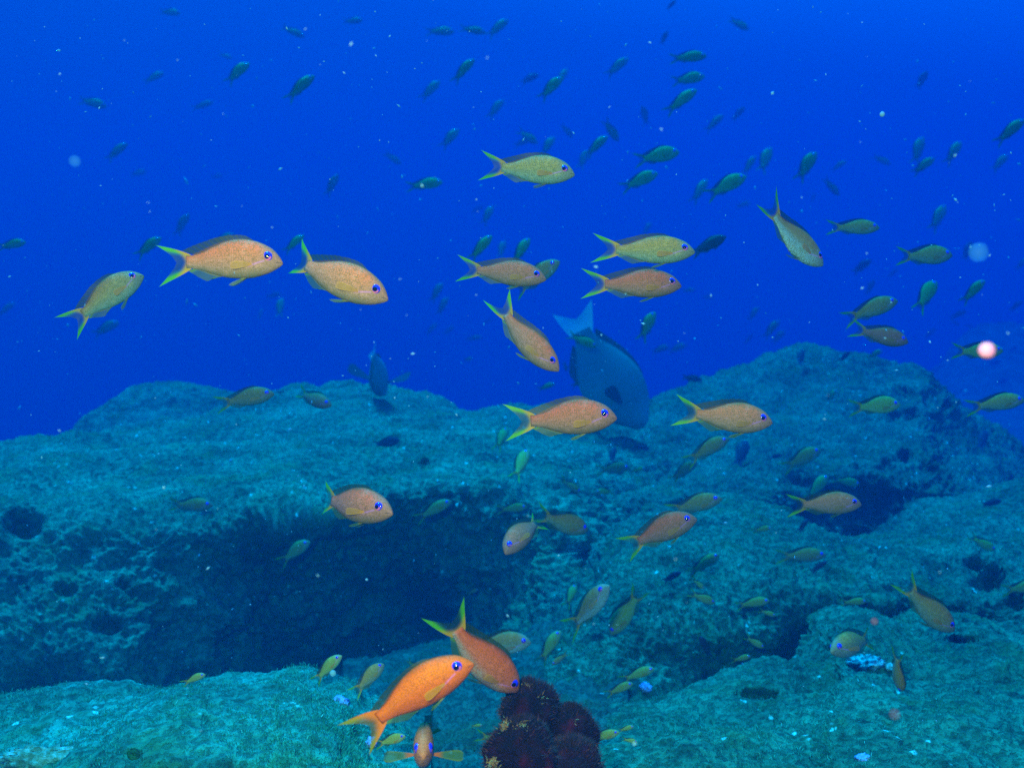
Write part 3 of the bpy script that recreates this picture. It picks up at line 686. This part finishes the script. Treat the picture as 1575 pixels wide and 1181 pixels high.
# ------------------------------------------------------------------ the two parrotfish feeding on the rock, and two dark fish
fish((991, 656), (896, 513), "big dark blue parrotfish head down on the rock with a pale blue tail", -8, "s", -0.25, 0.30, d=3.72, kind="parrot", name="parrotfish", group="parrotfish feeding on the rock", lod=2, clamp=False, spread=0.30, tail=0.95)
fish((590, 607), (574, 548), "smaller parrotfish seen from behind with dark side fins spread, feeding behind the rock edge", -48, "s", 0.25, 0.1, up="cam", roll=20, d=3.95, kind="parrot", name="parrotfish", group="parrotfish feeding on the rock", lod=2, clamp=False, spread=0.72, fin=2.1)
fish((1117, 364), (1076, 385), "dark blue fish with forked tail touching the snout of the upper stacked anthias", -5, "d", 0.1, 0.0, L=0.075, kind="anthias", name="dark_blue_fish", lod=2, group="dark fish")
fish((615, 677), (584, 683), "small dark damselfish hovering just over the flat boulder's pale top", 0, "d", 0.1, 0.0, L=0.07, kind="damsel", name="damselfish", group="dark fish", lod=1)

# ------------------------------------------------------------------ middle distance
G2 = "green gold anthias in the middle distance"
for nose, root, phi, body, bl, bv, roll, label in (
    ((422, 606), (353, 618), 0, "p", 0.1, -0.1, 0, "green gold anthias in front of the rock skyline, left of the nose down one"),
    ((510, 624), (468, 607), 32, "a", 0.3, 0.2, 0, "gold anthias dipping nose down over the left skyline with open forked tail"),
    ((328, 777), (276, 776), 5, "p", 0.1, 0.05, 0, "olive gold anthias alone over the top of the flat boulder at left"),
    ((1353, 351), (1291, 350), 0, "p", 0.0, 0.0, 0, "green anthias swimming level just right of the blue bellied diving fish"),
    ((1465, 393), (1400, 394), 0, "p", 0.05, 0.05, 0, "olive gold anthias beside the faint blue drifting disc"),
    ((1381, 463), (1317, 485), 0, "p", 0.1, -0.1, 0, "olive anthias rising right, upper of the crossing pair at right"),
    ((1397, 527), (1330, 510), 5, "a", 0.1, 0.05, 0, "tan anthias nose down, lower of the crossing pair at right"),
    ((1441, 434), (1417, 467), -30, "g", 0.1, -0.2, 0, "green anthias climbing steeply between the pale disc and the crossing pair"),
    ((1543, 540), (1483, 540), 0, "g", 0.0, 0.05, 0, "olive anthias partly covered by the pink drifting dot"),
    ((1576, 616), (1508, 624), 0, "p", 0.1, -0.1, 0, "green gold anthias touching the right edge beyond the rough mound"),
    ((1385, 623), (1325, 626), 0, "g", 0.1, -0.05, 0, "green anthias crossing the dark pits on the rough mound"),
    ((1468, 970), (1404, 912), -8, "p", 0.05, 0.3, 0, "gold anthias diving nose down above the turf shelf at right"),
    ((1278, 1003), (1330, 984), 52, "p", -0.3, -0.1, 0, "green gold anthias facing left above the white scar on the shelf"),
    ((1384, 1062), (1380, 1015), -30, "p", 0.15, 0.0, 70, "thin anthias seen edge on pointing down, right of the white scar"),
    ((1122, 675), (1070, 702), 0, "p", 0.1, -0.2, 0, "gold anthias rising just under the orange one at the mound"),
    ((1073, 711), (1040, 733), 10, "p", 0.1, -0.2, 0, "green anthias rising, its head at the tail of the gold one above it"),
    ((969, 719), (929, 722), 0, "p", 0.05, 0.0, 0, "pale green anthias level over the rock below the bright orange pink one"),
    ((1263, 692), (1217, 714), 0, "p", 0.1, -0.1, 0, "green anthias climbing in front of the middle of the rough mound"),
    ((1274, 732), (1248, 760), -20, "g", 0.1, -0.2, 0, "dark green anthias climbing just above the tan one at the crevice"),
    ((1322, 745), (1290, 738), -10, "g", 0.1, 0.1, 0, "dark green anthias dipping right, above the tan one at the crevice"),
    ((1271, 854), (1212, 855), 0, "p", 0.1, -0.05, 0, "green gold anthias level over the long sloping boulder"),
    ((1107, 852), (1069, 876), 0, "g", 0.1, -0.1, 0, "olive anthias rising over the upper left of the sloping boulder"),
    ((940, 976), (976, 922), -15, "g", 0.0, 0.1, 0, "olive anthias diving left, right of the blue bellied one swimming up"),
    ((863, 970), (837, 1008), -15, "g", 0.2, -0.2, 0, "olive anthias climbing under the tail of the blue bellied one"),
    ((1007, 1028), (966, 1042), 0, "g", 0.1, -0.1, 0, "dull green anthias, upper of two low over the sloping boulder near the coral"),
    ((974, 1051), (941, 1064), 0, "g", 0.1, -0.1, 0, "dull green anthias, lower of two low over the sloping boulder near the coral"),
    ((695, 771), (652, 792), 0, "g", 0.1, -0.15, 0, "dull green anthias rising right of the stocky one over the hollow"),
    ((811, 780), (775, 783), 0, "g", 0.05, 0.0, 0, "dull green anthias just above the tail of the left facing orange one"),
    ((477, 833), (440, 858), 0, "g", 0.1, -0.15, 0, "green anthias in the upper part of the dark hollow"),
    ((526, 1008), (492, 1039), 0, "g", 0.2, -0.2, 0, "green anthias climbing just beyond the turf ledge, left of a second"),
    ((591, 1021), (554, 1056), -25, "p", 0.1, -0.1, 0, "slim green anthias climbing in the dark hollow above the bright orange one"),
    ((624, 1132), (588, 1142), 0, "g", 0.1, -0.05, 0, "green anthias under the bright orange one, beside the ledge"),
    ((953, 1126), (915, 1134), 10, "g", 0.1, 0.0, 0, "dull gold anthias half hidden behind the right of the dark coral"),
    ((790, 1143), (746, 1133), 0, "g", 0.0, 0.0, 0, "anthias hidden behind the left of the coral, only its yellow tail showing"),
    ((1531, 846), (1500, 829), 0, "g", 0.1, 0.2, 0, "dim olive anthias above the dark pit at far right of the sloping boulder"),
    ((1604, 899), (1556, 906), 0, "g", 0.0, 0.0, 0, "olive anthias cut by the right edge beside the dark pit"),
    ((681, 281), (638, 286), 0, "g", 0.05, -0.05, 0, "dark green anthias level, left of the silvery blue one at top"),
    ((918, 533), (884, 519), 0, "g", 0.1, 0.1, 0, "dark green anthias in front of the big parrotfish's tail root"),
    ((1072, 139), (1034, 166), 0, "g", 0.1, -0.1, 0, "dark green anthias rising, lowest of three stacked at top right"),
    ((1045, 235), (992, 244), 0, "g", 0.1, -0.05, 0, "teal anthias level, upper of a pair right of the silvery blue one"),
    ((1012, 267), (968, 285), 0, "g", 0.1, -0.05, 0, "teal anthias rising, lower of a pair right of the silvery blue one"),
    ((1148, 272), (1100, 295), 0, "g", 0.05, -0.1, 0, "teal anthias rising just above the curled tail of the diving one"),
    ((1087, 87), (1043, 90), 5, "g", 0.05, -0.05, 0, "dark anthias level, topmost of three stacked at top right"),
    ((1084, 118), (1045, 124), 0, "g", 0.05, 0.0, 0, "dark anthias level, middle of three stacked at top right"),
    ((484, 117), (450, 146), -10, "p", 0.1, -0.15, 0, "pale fronted anthias climbing at upper left, palest there"),
    ((757, 363), (730, 392), -10, "g", 0.1, -0.1, 0, "dark green anthias climbing just above the back of the pink one"),
    ((815, 367), (795, 396), -20, "g", 0.1, -0.1, 0, "green anthias climbing behind the front of the pink one's back"),
    ((1256, 235), (1233, 268), -10, "g", 0.1, -0.15, 0, "green anthias climbing in open water above the level green one"),
    ((1576, 185), (1541, 213), 0, "g", 0.1, -0.1, 0, "teal anthias climbing out over the right edge near the top"),
    ((1515, 432), (1487, 458), 0, "g", 0.1, -0.15, 0, "dark green anthias climbing below the faint blue disc"),
    ((935, 210), (909, 233), -10, "g", 0.1, -0.1, 0, "dark anthias climbing with white snout above the silvery blue one's head"),
    ((468, 362), (444, 382), -10, "g", 0.1, -0.1, 0, "dim green anthias climbing between the golden one and the tucked tail"),
    ((866, 120), (838, 145), 0, "g", 0.1, -0.2, 0, "dark green anthias climbing at top centre, in front of a smaller one"),
    ((730, 92), (704, 119), 0, "g", 0.2, -0.2, 0, "teal anthias climbing at top centre above a smaller climbing one"),
    ((384, 98), (356, 121), -10, "g", 0.2, -0.2, 0, "dark green anthias climbing at upper left, darkest there"),
    ((248, 366), (218, 388), -10, "p", 0.1, -0.1, 0, "pale anthias climbing above the olive one at far left"),
    ((40, 373), (6, 379), 0, "p", 0.05, -0.05, 0, "pale anthias level and cut by the left edge"),
    ((1008, 480), (990, 514), -15, "p", 0.15, -0.1, 0, "pale green anthias climbing right of the parrotfish's back"),
    ((1438, 244), (1411, 262), 0, "g", 0.1, -0.1, 0, "green anthias rising under a pale one at upper right"),
):
    fish(nose, root, label, phi, body, bl, bv, roll=roll, group=G2, L=(0.11 if nose[1] < 300 else 0.078) * rng.uniform(0.94, 1.06))

# ------------------------------------------------------------------ small far fish: (snout, tail root, towards viewer, material, place)
G3 = "small far fish of the school"
FAR = [
 (278,22,253,19,0,"g"),(468,57,441,45,0,"g"),(357,90,341,85,10,"g"),(252,112,228,124,0,"g"),(164,165,131,156,0,"g"),(328,157,303,165,0,"g"),
 (196,221,171,241,-10,"p"),(226,264,206,268,0,"g"),(343,271,328,272,20,"g"),(520,268,506,294,-10,"p"),(291,329,275,355,-10,"p"),(362,361,333,371,0,"g"),
 (183,496,152,511,0,"g"),(23,466,2,481,0,"g"),(434,458,430,481,-30,"g"),(433,452,415,456,10,"p"),(404,474,400,487,-40,"p"),
 (558,32,535,33,20,"g"),(699,50,665,49,0,"g"),(747,51,716,45,0,"g"),(782,31,757,51,-10,"g"),(677,125,654,147,-5,"g"),(829,115,808,125,-20,"d"),
 (873,106,861,124,-30,"g"),(775,154,756,176,-10,"g"),(706,199,685,221,-10,"g"),(967,90,940,111,0,"g"),(617,253,597,239,0,"g"),(827,221,803,205,0,"g"),(818,213,797,222,20,"p"),
 (853,211,838,232,-20,"g"),(881,212,867,196,-10,"p"),(906,231,894,253,-20,"g"),(951,218,934,192,-20,"g"),(987,163,993,186,20,"p"),(1113,177,1091,197,-5,"g"),(1146,165,1131,181,-10,"d"),
 (1088,276,1070,304,-20,"g"),(1163,240,1148,262,-10,"g"),(1155,312,1137,317,0,"g"),(1002,342,992,358,-20,"g"),(1186,227,1173,257,-20,"g"),(1303,248,1284,259,0,"g"),
 (1370,253,1348,243,0,"g"),(1291,301,1272,280,0,"p"),(1254,298,1249,309,-30,"d"),(1152,46,1128,33,0,"g"),(1427,110,1414,131,-10,"d"),(1420,211,1409,243,-20,"p"),
 (1478,218,1460,245,-15,"g"),(1551,239,1531,258,-10,"g"),(1454,316,1437,346,-20,"g"),(1028,48,1019,65,40,"p"),(1040,1,1029,12,10,"d"),
 (744,318,729,325,0,"d"),(758,317,746,339,-20,"g"),(777,370,770,391,-30,"g"),(681,435,667,458,-10,"g"),(690,457,677,478,-10,"g"),(673,497,659,511,0,"g"),(699,502,686,512,0,"g"),
 (742,519,722,521,0,"g"),(727,552,717,553,40,"g"),(757,491,745,497,10,"d"),(902,581,884,592,0,"g"),(854,590,833,597,0,"g"),(935,562,915,566,0,"g"),(963,559,947,551,0,"g"),
 (1030,533,1008,540,0,"g"),(1056,530,1034,539,0,"g"),(872,571,868,559,-30,"g"),(1340,400,1318,416,-5,"d"),(1382,414,1369,424,0,"d"),(1345,431,1335,448,-20,"d"),(1496,372,1485,394,-20,"d"),
 (1581,397,1566,411,0,"g"),(1573,463,1557,475,0,"d"),(1487,479,1467,487,0,"d"),(1476,500,1463,493,20,"d"),(1498,505,1487,500,20,"d"),(1440,506,1426,516,0,"d"),(1413,521,1402,519,30,"d"),
 (1565,532,1556,538,10,"d"),(1308,541,1294,553,0,"d"),(1357,539,1339,549,0,"g"),(1540,556,1525,559,0,"d"),(1235,537,1231,557,-40,"d"),(1167,472,1155,488,-10,"g"),(1199,493,1180,514,-5,"g"),
 (1208,508,1192,524,-5,"g"),(1159,514,1148,526,0,"d"),(1080,585,1056,581,0,"d"),(1070,446,1053,447,20,"g"),(1098,458,1084,457,20,"g"),(1287,600,1275,613,-10,"g"),(1551,584,1537,588,0,"d"),
 (1460,610,1451,624,-10,"d"),(1149,678,1137,708,-40,"d"),(946,688,941,706,-40,"d"),(998,691,979,686,0,"d"),(916,757,938,756,0,"g"),(993,720,974,724,0,"g"),(1187,812,1164,815,10,"g"),
 (1100,927,1069,915,0,"g"),(1184,924,1143,930,0,"g"),(1193,947,1173,940,10,"g"),(1333,925,1301,926,0,"g"),(1175,996,1152,982,0,"g"),(1076,978,1085,998,20,"d"),(1155,1009,1131,1014,0,"g"),
 (1048,880,1026,891,0,"d"),(1517,662,1509,685,-40,"d"),(780,659,767,684,-45,"g"),(813,691,795,727,-45,"g"),(893,757,868,741,0,"p"),(645,1032,630,1018,-10,"g"),(742,1115,728,1116,0,"g"),
 (1541,770,1517,775,0,"d"),(1243,799,1231,813,-10,"d"),(1272,863,1253,876,0,"d"),(736,906,722,912,10,"p"),(886,899,874,925,-35,"g"),(316,1037,288,1048,0,"g"),(849,1022,869,1007,10,"p"),
 (975,1117,956,1122,0,"g"),(980,1141,962,1137,0,"g"),(1203,700,1188,703,10,"d"),(1083,905,1069,893,0,"g"),
]
MARKS = {
 "the golden orange anthias": (355, 405), "the tucked-tail orange anthias": (535, 430), "the far left climbing olive anthias": (170, 450), "the silvery blue anthias": (825, 262),
 "the pink anthias": (785, 420), "the two stacked anthias": (1000, 412), "the arcing golden diver": (820, 525), "the parrotfish": (950, 575), "the bright orange pink anthias": (880, 640), "the mound's orange anthias": (1130, 640),
 "the blue bellied diver": (1220, 355), "the stocky anthias": (555, 785), "the left facing orange anthias": (800, 835), "the crest's golden anthias": (1030, 815), "the crevice's tan anthias": (1280, 775),
 "the upward blue bellied anthias": (910, 930), "the bright orange anthias": (650, 1060), "the dark coral": (830, 1115), "the faint blue disc": (1505, 388), "the pink dot": (1518, 539),
 "the crossing pair": (1355, 495), "the level green anthias": (1315, 350), "the white scar": (1345, 1028), "the smaller parrotfish": (583, 575), "the pale fronted anthias": (465, 132), "the top right stack": (1065, 115),
 "the darkest upper left anthias": (370, 110), "the top left corner": (40, 60), "the left edge": (5, 300), "the top edge": (900, 0), "the top right corner": (1540, 40), "the right edge": (1570, 300), "the teal pair": (1005, 255),
}
used = set()
for i, (nx_, ny_, px_, py_, ph, bd) in enumerate(FAR):
    ang = math.degrees(math.atan2(-(ny_ - py_), abs(nx_ - px_))); left = nx_ < px_; ln = math.hypot(nx_ - px_, ny_ - py_)
    pose = ("level" if abs(ang) < 17 else "rising" if 0 < ang < 42 else "climbing" if 0 < ang < 66 else "upright" if ang > 0 else "dipping" if ang > -42 else "diving") + (" leftward" if left else "")
    size = "tiny" if ln < 18 else "small" if ln < 30 else "smallish"
    tone = {"g": "green", "p": "pale", "d": "dark"}[bd]
    mxx, myy = (nx_ + px_) / 2, (ny_ + py_) / 2
    label = None
    for mk_, (ax, ay) in sorted(MARKS.items(), key=lambda kv: math.hypot(kv[1][0] - mxx, kv[1][1] - myy)):
        dx, dy = mxx - ax, myy - ay; dist = math.hypot(dx, dy)
        vert = "above" if dy < 0 else "below"; hor = "left" if dx < 0 else "right"
        where = f"{vert}" if abs(dy) > 2.2 * abs(dx) else f"{hor} of" if abs(dx) > 2.2 * abs(dy) else f"{vert} and {hor} of"
        far_ = "just " if dist < 70 else "" if dist < 150 else "well "
        cand = f"{size} {tone} fish {pose}, {far_}{where} {mk_}"
        if cand not in used: label = cand; break
    used.add(label)
    thin = ph <= -35
    fish((nx_, ny_), (px_, py_), label, ph, bd, (0.05, 0.25, -0.2)[i % 3], (-0.12, 0.0)[i % 2] if ang > -20 else 0.15, group=G3, L=(0.17 if (ny_ < 540 or bd == "d") else 0.074) * (0.9 + 0.2 * ((i * 37) % 100) / 100), lod=0, name="anthias")

# ------------------------------------------------------------------ dark coral cluster at the bottom edge
def coral():
    base = at(828, 1128, 0.86)
    root = empty("soft_coral", Matrix.Translation(base))
    tag(root, "dark maroon fuzzy coral cluster with yellow tufts at the bottom edge", "coral")
    t = NT("maroon_polyps"); co = t.objco()
    f = t.noise(co, 60, 4); col = t.ramp(f, [(0.35, (0.0015, 0.0006, 0.002)), (0.55, (0.007, 0.0008, 0.002)), (0.75, (0.034, 0.002, 0.008))])
    t.set(Base_Color=col, Roughness=0.9); t.b.inputs["Specular IOR Level"].default_value = 0.1; t.bump(t.noise(co, 160, 3), 1.0, 0.004); m_skin = t.m
    t = NT("maroon_bristles"); g = t.n.new("ShaderNodeNewGeometry"); col = t.ramp(g.outputs["Random Per Island"], [(0.0, (0.001, 0.002, 0.010)), (0.6, (0.005, 0.001, 0.004)), (0.9, (0.026, 0.002, 0.008)), (1.0, (0.10, 0.025, 0.006))])
    t.set(Base_Color=col, Roughness=0.8); m_br = t.m
    t = NT("yellow_tuft"); g = t.n.new("ShaderNodeNewGeometry"); col = t.ramp(g.outputs["Random Per Island"], [(0.0, (0.22, 0.09, 0.012)), (0.5, (0.26, 0.18, 0.03)), (1.0, (0.10, 0.30, 0.24))])
    t.set(Base_Color=col, Roughness=0.8); m_tuft = t.m
    r2 = random.Random(11)
    lobes = [(814, 1096, 0.88, 41), (876, 1128, 0.885, 41), (800, 1166, 0.82, 55), (878, 1182, 0.83, 45)]
    surf = []
    for k, (px, py, d, r) in enumerate(lobes):
        c = at(px, py, d); R = r / FPX * d
        n, V, F = 44, [], []
        for i in range(n + 1):
            th = math.pi * i / n
            for j in range(2 * n):
                a = math.pi * j / n
                V.append((math.sin(th) * math.cos(a), math.sin(th) * math.sin(a), math.cos(th)))
        V = np.array(V); q = V * R + np.array(c)
        h = 1 + 0.42 * fbm(q * 20, 3) + 0.24 * (0.4 - np.abs(fbm(q * 70, 3)))
        low = np.clip(-V[:, 2], 0, 1)
        P = V * R * h[:, None]; P[:, 2] -= low ** 2 * R * 2.2; P[:, :2] *= (1 - 0.25 * low)[:, None]
        for i in range(n):
            for j in range(2 * n):
                F.append((i * 2 * n + j, (i + 1) * 2 * n + j, (i + 1) * 2 * n + (j + 1) % (2 * n), i * 2 * n + (j + 1) % (2 * n)))
        o = link("lobe", mesh_from("lobe", P + np.array(c) - np.array(base), F), root, [m_skin])
        BV, BF = [], []
        for _ in range(2600):
            i = r2.randrange(len(V)); v = Vector(V[i])
            if v.z < -0.55: continue
            p = Vector(P[i]) + c - base; dr = (v + Vector((r2.gauss(0, .35), r2.gauss(0, .35), r2.gauss(0, .35)))).normalized()
            s = dr.orthogonal().normalized() * 0.00035; L = r2.uniform(0.002, 0.0055); s2 = dr.cross(s)
            b = len(BV); BV += [p + s, p - s * .5 + s2 * .8, p - s * .5 - s2 * .8, p + dr * L + Vector((0, 0, 0.0012 * r2.random()))]
            BF += [(b, b + 1, b + 3), (b + 1, b + 2, b + 3), (b + 2, b, b + 3)]
        link("bristles", mesh_from("bristles", BV, BF, smooth=False), o, [m_br])
        surf.append((c, R))
    for (px, py, d, r, nn) in ((812, 1059, 0.815, 9, 90), (832, 1072, 0.81, 8, 60), (780, 1119, 0.775, 10, 130), (802, 1122, 0.775, 11, 140), (760, 1172, 0.775, 10, 110), (884, 1113, 0.80, 7, 40), (926, 1146, 0.84, 6, 40)):
        q = at(px, py, d); dirv = q.normalized()
        best = None                                          # settle the tuft on the nearest lobe along its line of sight
        for c, R in surf:
            oc = -c; bq = oc.dot(dirv); disc = bq * bq - (oc.dot(oc) - (R * 1.02) ** 2)
            if disc > 0:
                tt = -bq - math.sqrt(disc)
                if best is None or tt < best[0]: best = (tt, dirv * tt, (dirv * tt - c).normalized())
        if best is None:
            c, R = min(surf, key=lambda s: (s[0] - q).length - s[1]); nrm = (q - c).normalized(); pos = c + nrm * R
        else: pos, nrm = best[1], best[2]
        BV, BF = [], []; rr = r / FPX * d
        for _ in range(nn):
            p = pos + Vector((r2.gauss(0, .5), r2.gauss(0, .5), r2.gauss(0, .5))) * rr - base
            dr = (nrm * 0.7 + Vector((r2.gauss(0, .7), r2.gauss(0, .7), r2.gauss(0, .7)))).normalized()
            s = dr.orthogonal().normalized() * 0.00032; s2 = dr.cross(s); L = r2.uniform(0.002, 0.006)
            b = len(BV); BV += [p + s, p - s * .5 + s2 * .8, p - s * .5 - s2 * .8, p + dr * L]
            BF += [(b, b + 1, b + 3), (b + 1, b + 2, b + 3), (b + 2, b, b + 3)]
        link("yellow_tuft", mesh_from("yellow_tuft", BV, BF, smooth=False), root, [m_tuft])
coral()

# ------------------------------------------------------------------ short algae turf on the rocks
def turf():
    t = NT("algae_turf"); g = t.n.new("ShaderNodeNewGeometry")
    col = t.ramp(g.outputs["Random Per Island"], [(0.0, (0.003, 0.14, 0.115)), (0.5, (0.005, 0.22, 0.19)), (0.95, (0.009, 0.36, 0.33)), (1.0, (0.05, 0.55, 0.58))])
    t.set(Base_Color=col, Roughness=0.9); t.b.inputs["Specular IOR Level"].default_value = 0.05
    rs = np.random.RandomState(4); BV, BF = [], []
    for (o, gg, nn), count, size in ((b_left, 26000, 0.0031), (b_right, 22000, 0.0036), (b_slope, 14000, 0.0042), (b_main, 16000, 0.0048), (b_mound, 5000, 0.007)):
        Y, X = gg.shape[:2]; J = rs.randint(4, Y - 2, count); I = rs.randint(1, X - 2, count)
        P = gg[J, I]; Nn = nn[J, I]; keep = (fbm(P * 9, 2) > -0.12) & (Nn[:, 2] > 0.1)
        for p, n in zip(P[keep], Nn[keep]):
            n = n + np.array([0, 0, 0.6]); sz = size * rs.uniform(0.5, 1.5)
            for _ in range(3):
                dr = n + rs.normal(0, 0.55, 3); dr /= np.linalg.norm(dr)
                sd = np.cross(dr, rs.normal(0, 1, 3)); sd /= np.linalg.norm(sd) + 1e-9; o3 = rs.normal(0, sz * 0.5, 3)
                b = len(BV); q = p + o3 - n * sz * 0.15
                BV += [q - sd * sz * .10, q + sd * sz * .10, q + dr * sz * .6 + sd * sz * .13, q + dr * sz * 1.0]
                BF.append((b, b + 1, b + 2, b + 3))
    tag(link("algae_turf", mesh_from("algae_turf", BV, BF, smooth=False), None, [t.m]), kind="stuff")
turf()

# ------------------------------------------------------------------ pale growths: the white scar on the shelf, shells and sponges
t = NT("white_scar_coral"); co = t.objco()
t.set(Base_Color=t.ramp(t.noise(co, 130, 4, 0.6), [(0.40, (0.02, 0.16, 0.16)), (0.52, (0.07, 0.36, 0.40)), (0.66, (0.22, 0.70, 0.78))]), Roughness=0.9); t.bump(t.noise(co, 160, 4), 1, 0.004); M_SCAR = t.m
t = NT("pale_crust"); co = t.objco()
t.set(Base_Color=t.ramp(t.noise(co, 90, 5, 0.65), [(0.40, (0.010, 0.14, 0.10)), (0.53, (0.02, 0.26, 0.24)), (0.68, (0.06, 0.48, 0.55))]), Roughness=0.9); t.bump(t.noise(co, 140, 4), 1, 0.006); M_PALE = t.m
t = NT("blue_sponge"); co = t.objco()
t.set(Base_Color=t.ramp(t.noise(co, 160, 3), [(0.35, (0.06, 0.20, 0.6)), (0.65, (0.14, 0.45, 0.95))]), Roughness=0.8); t.bump(t.noise(co, 250, 3), 0.8, 0.003); M_SPONGE = t.m
def crust(px, py, rx, ry, mat, name, label, cat, th=0.35, group=None):
    d = rock_depth(px, py)
    if not d: return
    c = at(px, py, d); R = Vector((rx / FPX * d, ry / FPX * d * 1.5, max(rx, ry) / FPX * d * th))
    n, V, F = 18, [], []
    for i in range(n + 1):
        for j in range(2 * n):
            tt, a = math.pi * i / n, math.pi * j / n
            V.append((math.sin(tt) * math.cos(a), math.sin(tt) * math.sin(a), math.cos(tt)))
    V = np.array(V); q = V * 3 + np.array(c) * 50
    P = V * np.array(R) * (1 + 0.75 * fbm(q * 1.3, 4))[:, None]
    for i in range(n):
        for j in range(2 * n):
            F.append((i * 2 * n + j, (i + 1) * 2 * n + j, (i + 1) * 2 * n + (j + 1) % (2 * n), i * 2 * n + (j + 1) % (2 * n)))
    o = link(name, mesh_from(name, P, F), None, [mat]); o.location = c
    tag(o, label, cat, group)
crust(1332, 1018, 26, 12, M_SCAR, "crusting_coral", "white crusted coral scar on the turf shelf under the left facing fish", "coral")
crust(1368, 1024, 11, 10, M_SCAR, "crusting_coral", "small white crusted coral beside the edge on thin fish", "coral")
crust(522, 1081, 13, 8, M_SPONGE, "blue_sponge", "pale blue sponge lump on the tip of the turf ledge", "sponge", 0.7)
crust(571, 1141, 9, 8, M_SPONGE, "blue_sponge", "pale blue sponge lump below the tail of the bright orange fish", "sponge", 0.7)
crust(993, 1057, 9, 8, M_SPONGE, "blue_sponge", "pale blue sponge on the sloping boulder right of the dark coral", "sponge", 0.6)
crust(60, 1168, 62, 11, M_PALE, "crusting_coral", "pale crusted coral streak at the bottom left corner of the ledge", "coral", 0.3)
crust(1328, 1166, 12, 7, M_SPONGE, "blue_sponge", "pale blue sponge on the shelf at the bottom edge, below the white scar", "sponge", 0.5)

# ------------------------------------------------------------------ drifting matter lit by the strobe
def blob(px, py, d, r, col, name, label, alpha=1.0, sub=0.0, emis=None):
    t = NT(name + "_skin"); t.set(Base_Color=col, Roughness=0.6, Alpha=alpha); t.b.inputs["Specular IOR Level"].default_value = 0.1
    R = r / FPX * d; n, V, F = 14, [], []
    for i in range(n + 1):
        for j in range(2 * n):
            tt, a = math.pi * i / n, math.pi * j / n
            V.append((math.sin(tt) * math.cos(a), math.sin(tt) * math.sin(a), math.cos(tt)))
    V = np.array(V); P = V * R * (1 + 0.10 * fbm(V * 2.3 + px, 2))[:, None]
    for i in range(n):
        for j in range(2 * n):
            F.append((i * 2 * n + j, (i + 1) * 2 * n + j, (i + 1) * 2 * n + (j + 1) % (2 * n), i * 2 * n + (j + 1) % (2 * n)))
    o = link(name, mesh_from(name, P, F), None, [t.m]); o.location = at(px, py, d)
    tag(o, label, "particle", "drifting particles")
blob(1518, 539, 0.42, 12, (0.30, 0.17, 0.42), "drifting_particle", "bright pink round particle drifting in front of an olive fish")
blob(1505, 388, 0.60, 15, (0.02, 0.22, 0.6), "drifting_particle", "faint blue round disc drifting beside the olive gold fish", 0.16)
blob(115, 248, 0.60, 9, (0.02, 0.22, 0.6), "drifting_particle", "faint blue round disc drifting in the open water at far left", 0.10)
blob(512, 1035, 0.9, 5, (0.10, 0.4, 0.5), "drifting_particle", "pale blue particle drifting beyond the turf ledge", 0.5)
blob(1357, 176, 0.9, 4, (0.10, 0.35, 0.6), "drifting_particle", "pale blue speck high in the open water at upper right", 0.8)
blob(1376, 1098, 0.7, 9, (0.22, 0.07, 0.08), "drifting_particle", "faint pink particle drifting below the white scar", 0.10)
blob(1345, 955, 0.7, 6, (0.22, 0.07, 0.08), "drifting_particle", "faint pink particle drifting above the white scar", 0.16)

def snow():
    t = NT("marine_snow"); t.set(Base_Color=(0.10, 0.40, 0.62), Roughness=0.8, Alpha=0.55)
    rs = np.random.RandomState(12); BV, BF = [], []
    for _ in range(1500):
        d = rs.uniform(0.5, 3.2); px, py = rs.uniform(-150, 1725), rs.uniform(-100, 1150)
        if py > 640 and rs.rand() < 0.5: continue
        c = np.array(at(px, py, d)); r = rs.uniform(0.7, 1.9) * rs.choice([0.8, 1.0, 1.0, 2.0], p=[.4, .3, .2, .1]) / FPX * d
        ax = rs.normal(0, 1, (3, 3)); ax, _q = np.linalg.qr(ax); sc = r * rs.uniform([1.0, 0.5, 0.4], [2.2, 1.0, 0.9])
        b = len(BV)
        for k in range(3):
            for sg in (1, -1): BV.append(c + ax[k] * sc[k] * sg)
        for (i, j, k) in ((0, 2, 4), (2, 1, 4), (1, 3, 4), (3, 0, 4), (2, 0, 5), (1, 2, 5), (3, 1, 5), (0, 3, 5)): BF.append((b + i, b + j, b + k))
    tag(link("marine_snow", mesh_from("marine_snow", BV, BF), None, [t.m]), kind="stuff")
snow()

# ------------------------------------------------------------------ the water itself: even haze that swallows red and scatters blue
hz = bpy.data.materials.new("blue_water_haze"); hz.use_nodes = True
hn = hz.node_tree.nodes; hn.clear()
pv = hn.new("ShaderNodeVolumePrincipled"); ho = hn.new("ShaderNodeOutputMaterial")
hz.node_tree.links.new(pv.outputs[0], ho.inputs["Volume"])
pv.inputs["Density"].default_value = 0.66
pv.inputs["Color"].default_value = (0.0, 0.013, 0.060, 1)
pv.inputs["Absorption Color"].default_value = (0.0, 0.66, 0.88, 1)
pv.inputs["Anisotropy"].default_value = 0.0
x0, x1, y0, y1, z0, z1 = -14, 14, -4, 22, -9.5, 2.2
hv = [(x, y, z) for x in (x0, x1) for y in (y0, y1) for z in (z0, z1)]
hf = [(0, 1, 3, 2), (4, 6, 7, 5), (0, 4, 5, 1), (2, 3, 7, 6), (0, 2, 6, 4), (1, 5, 7, 3)]
tag(link("haze", mesh_from("haze", hv, hf, smooth=False), None, [hz]), kind="stuff")
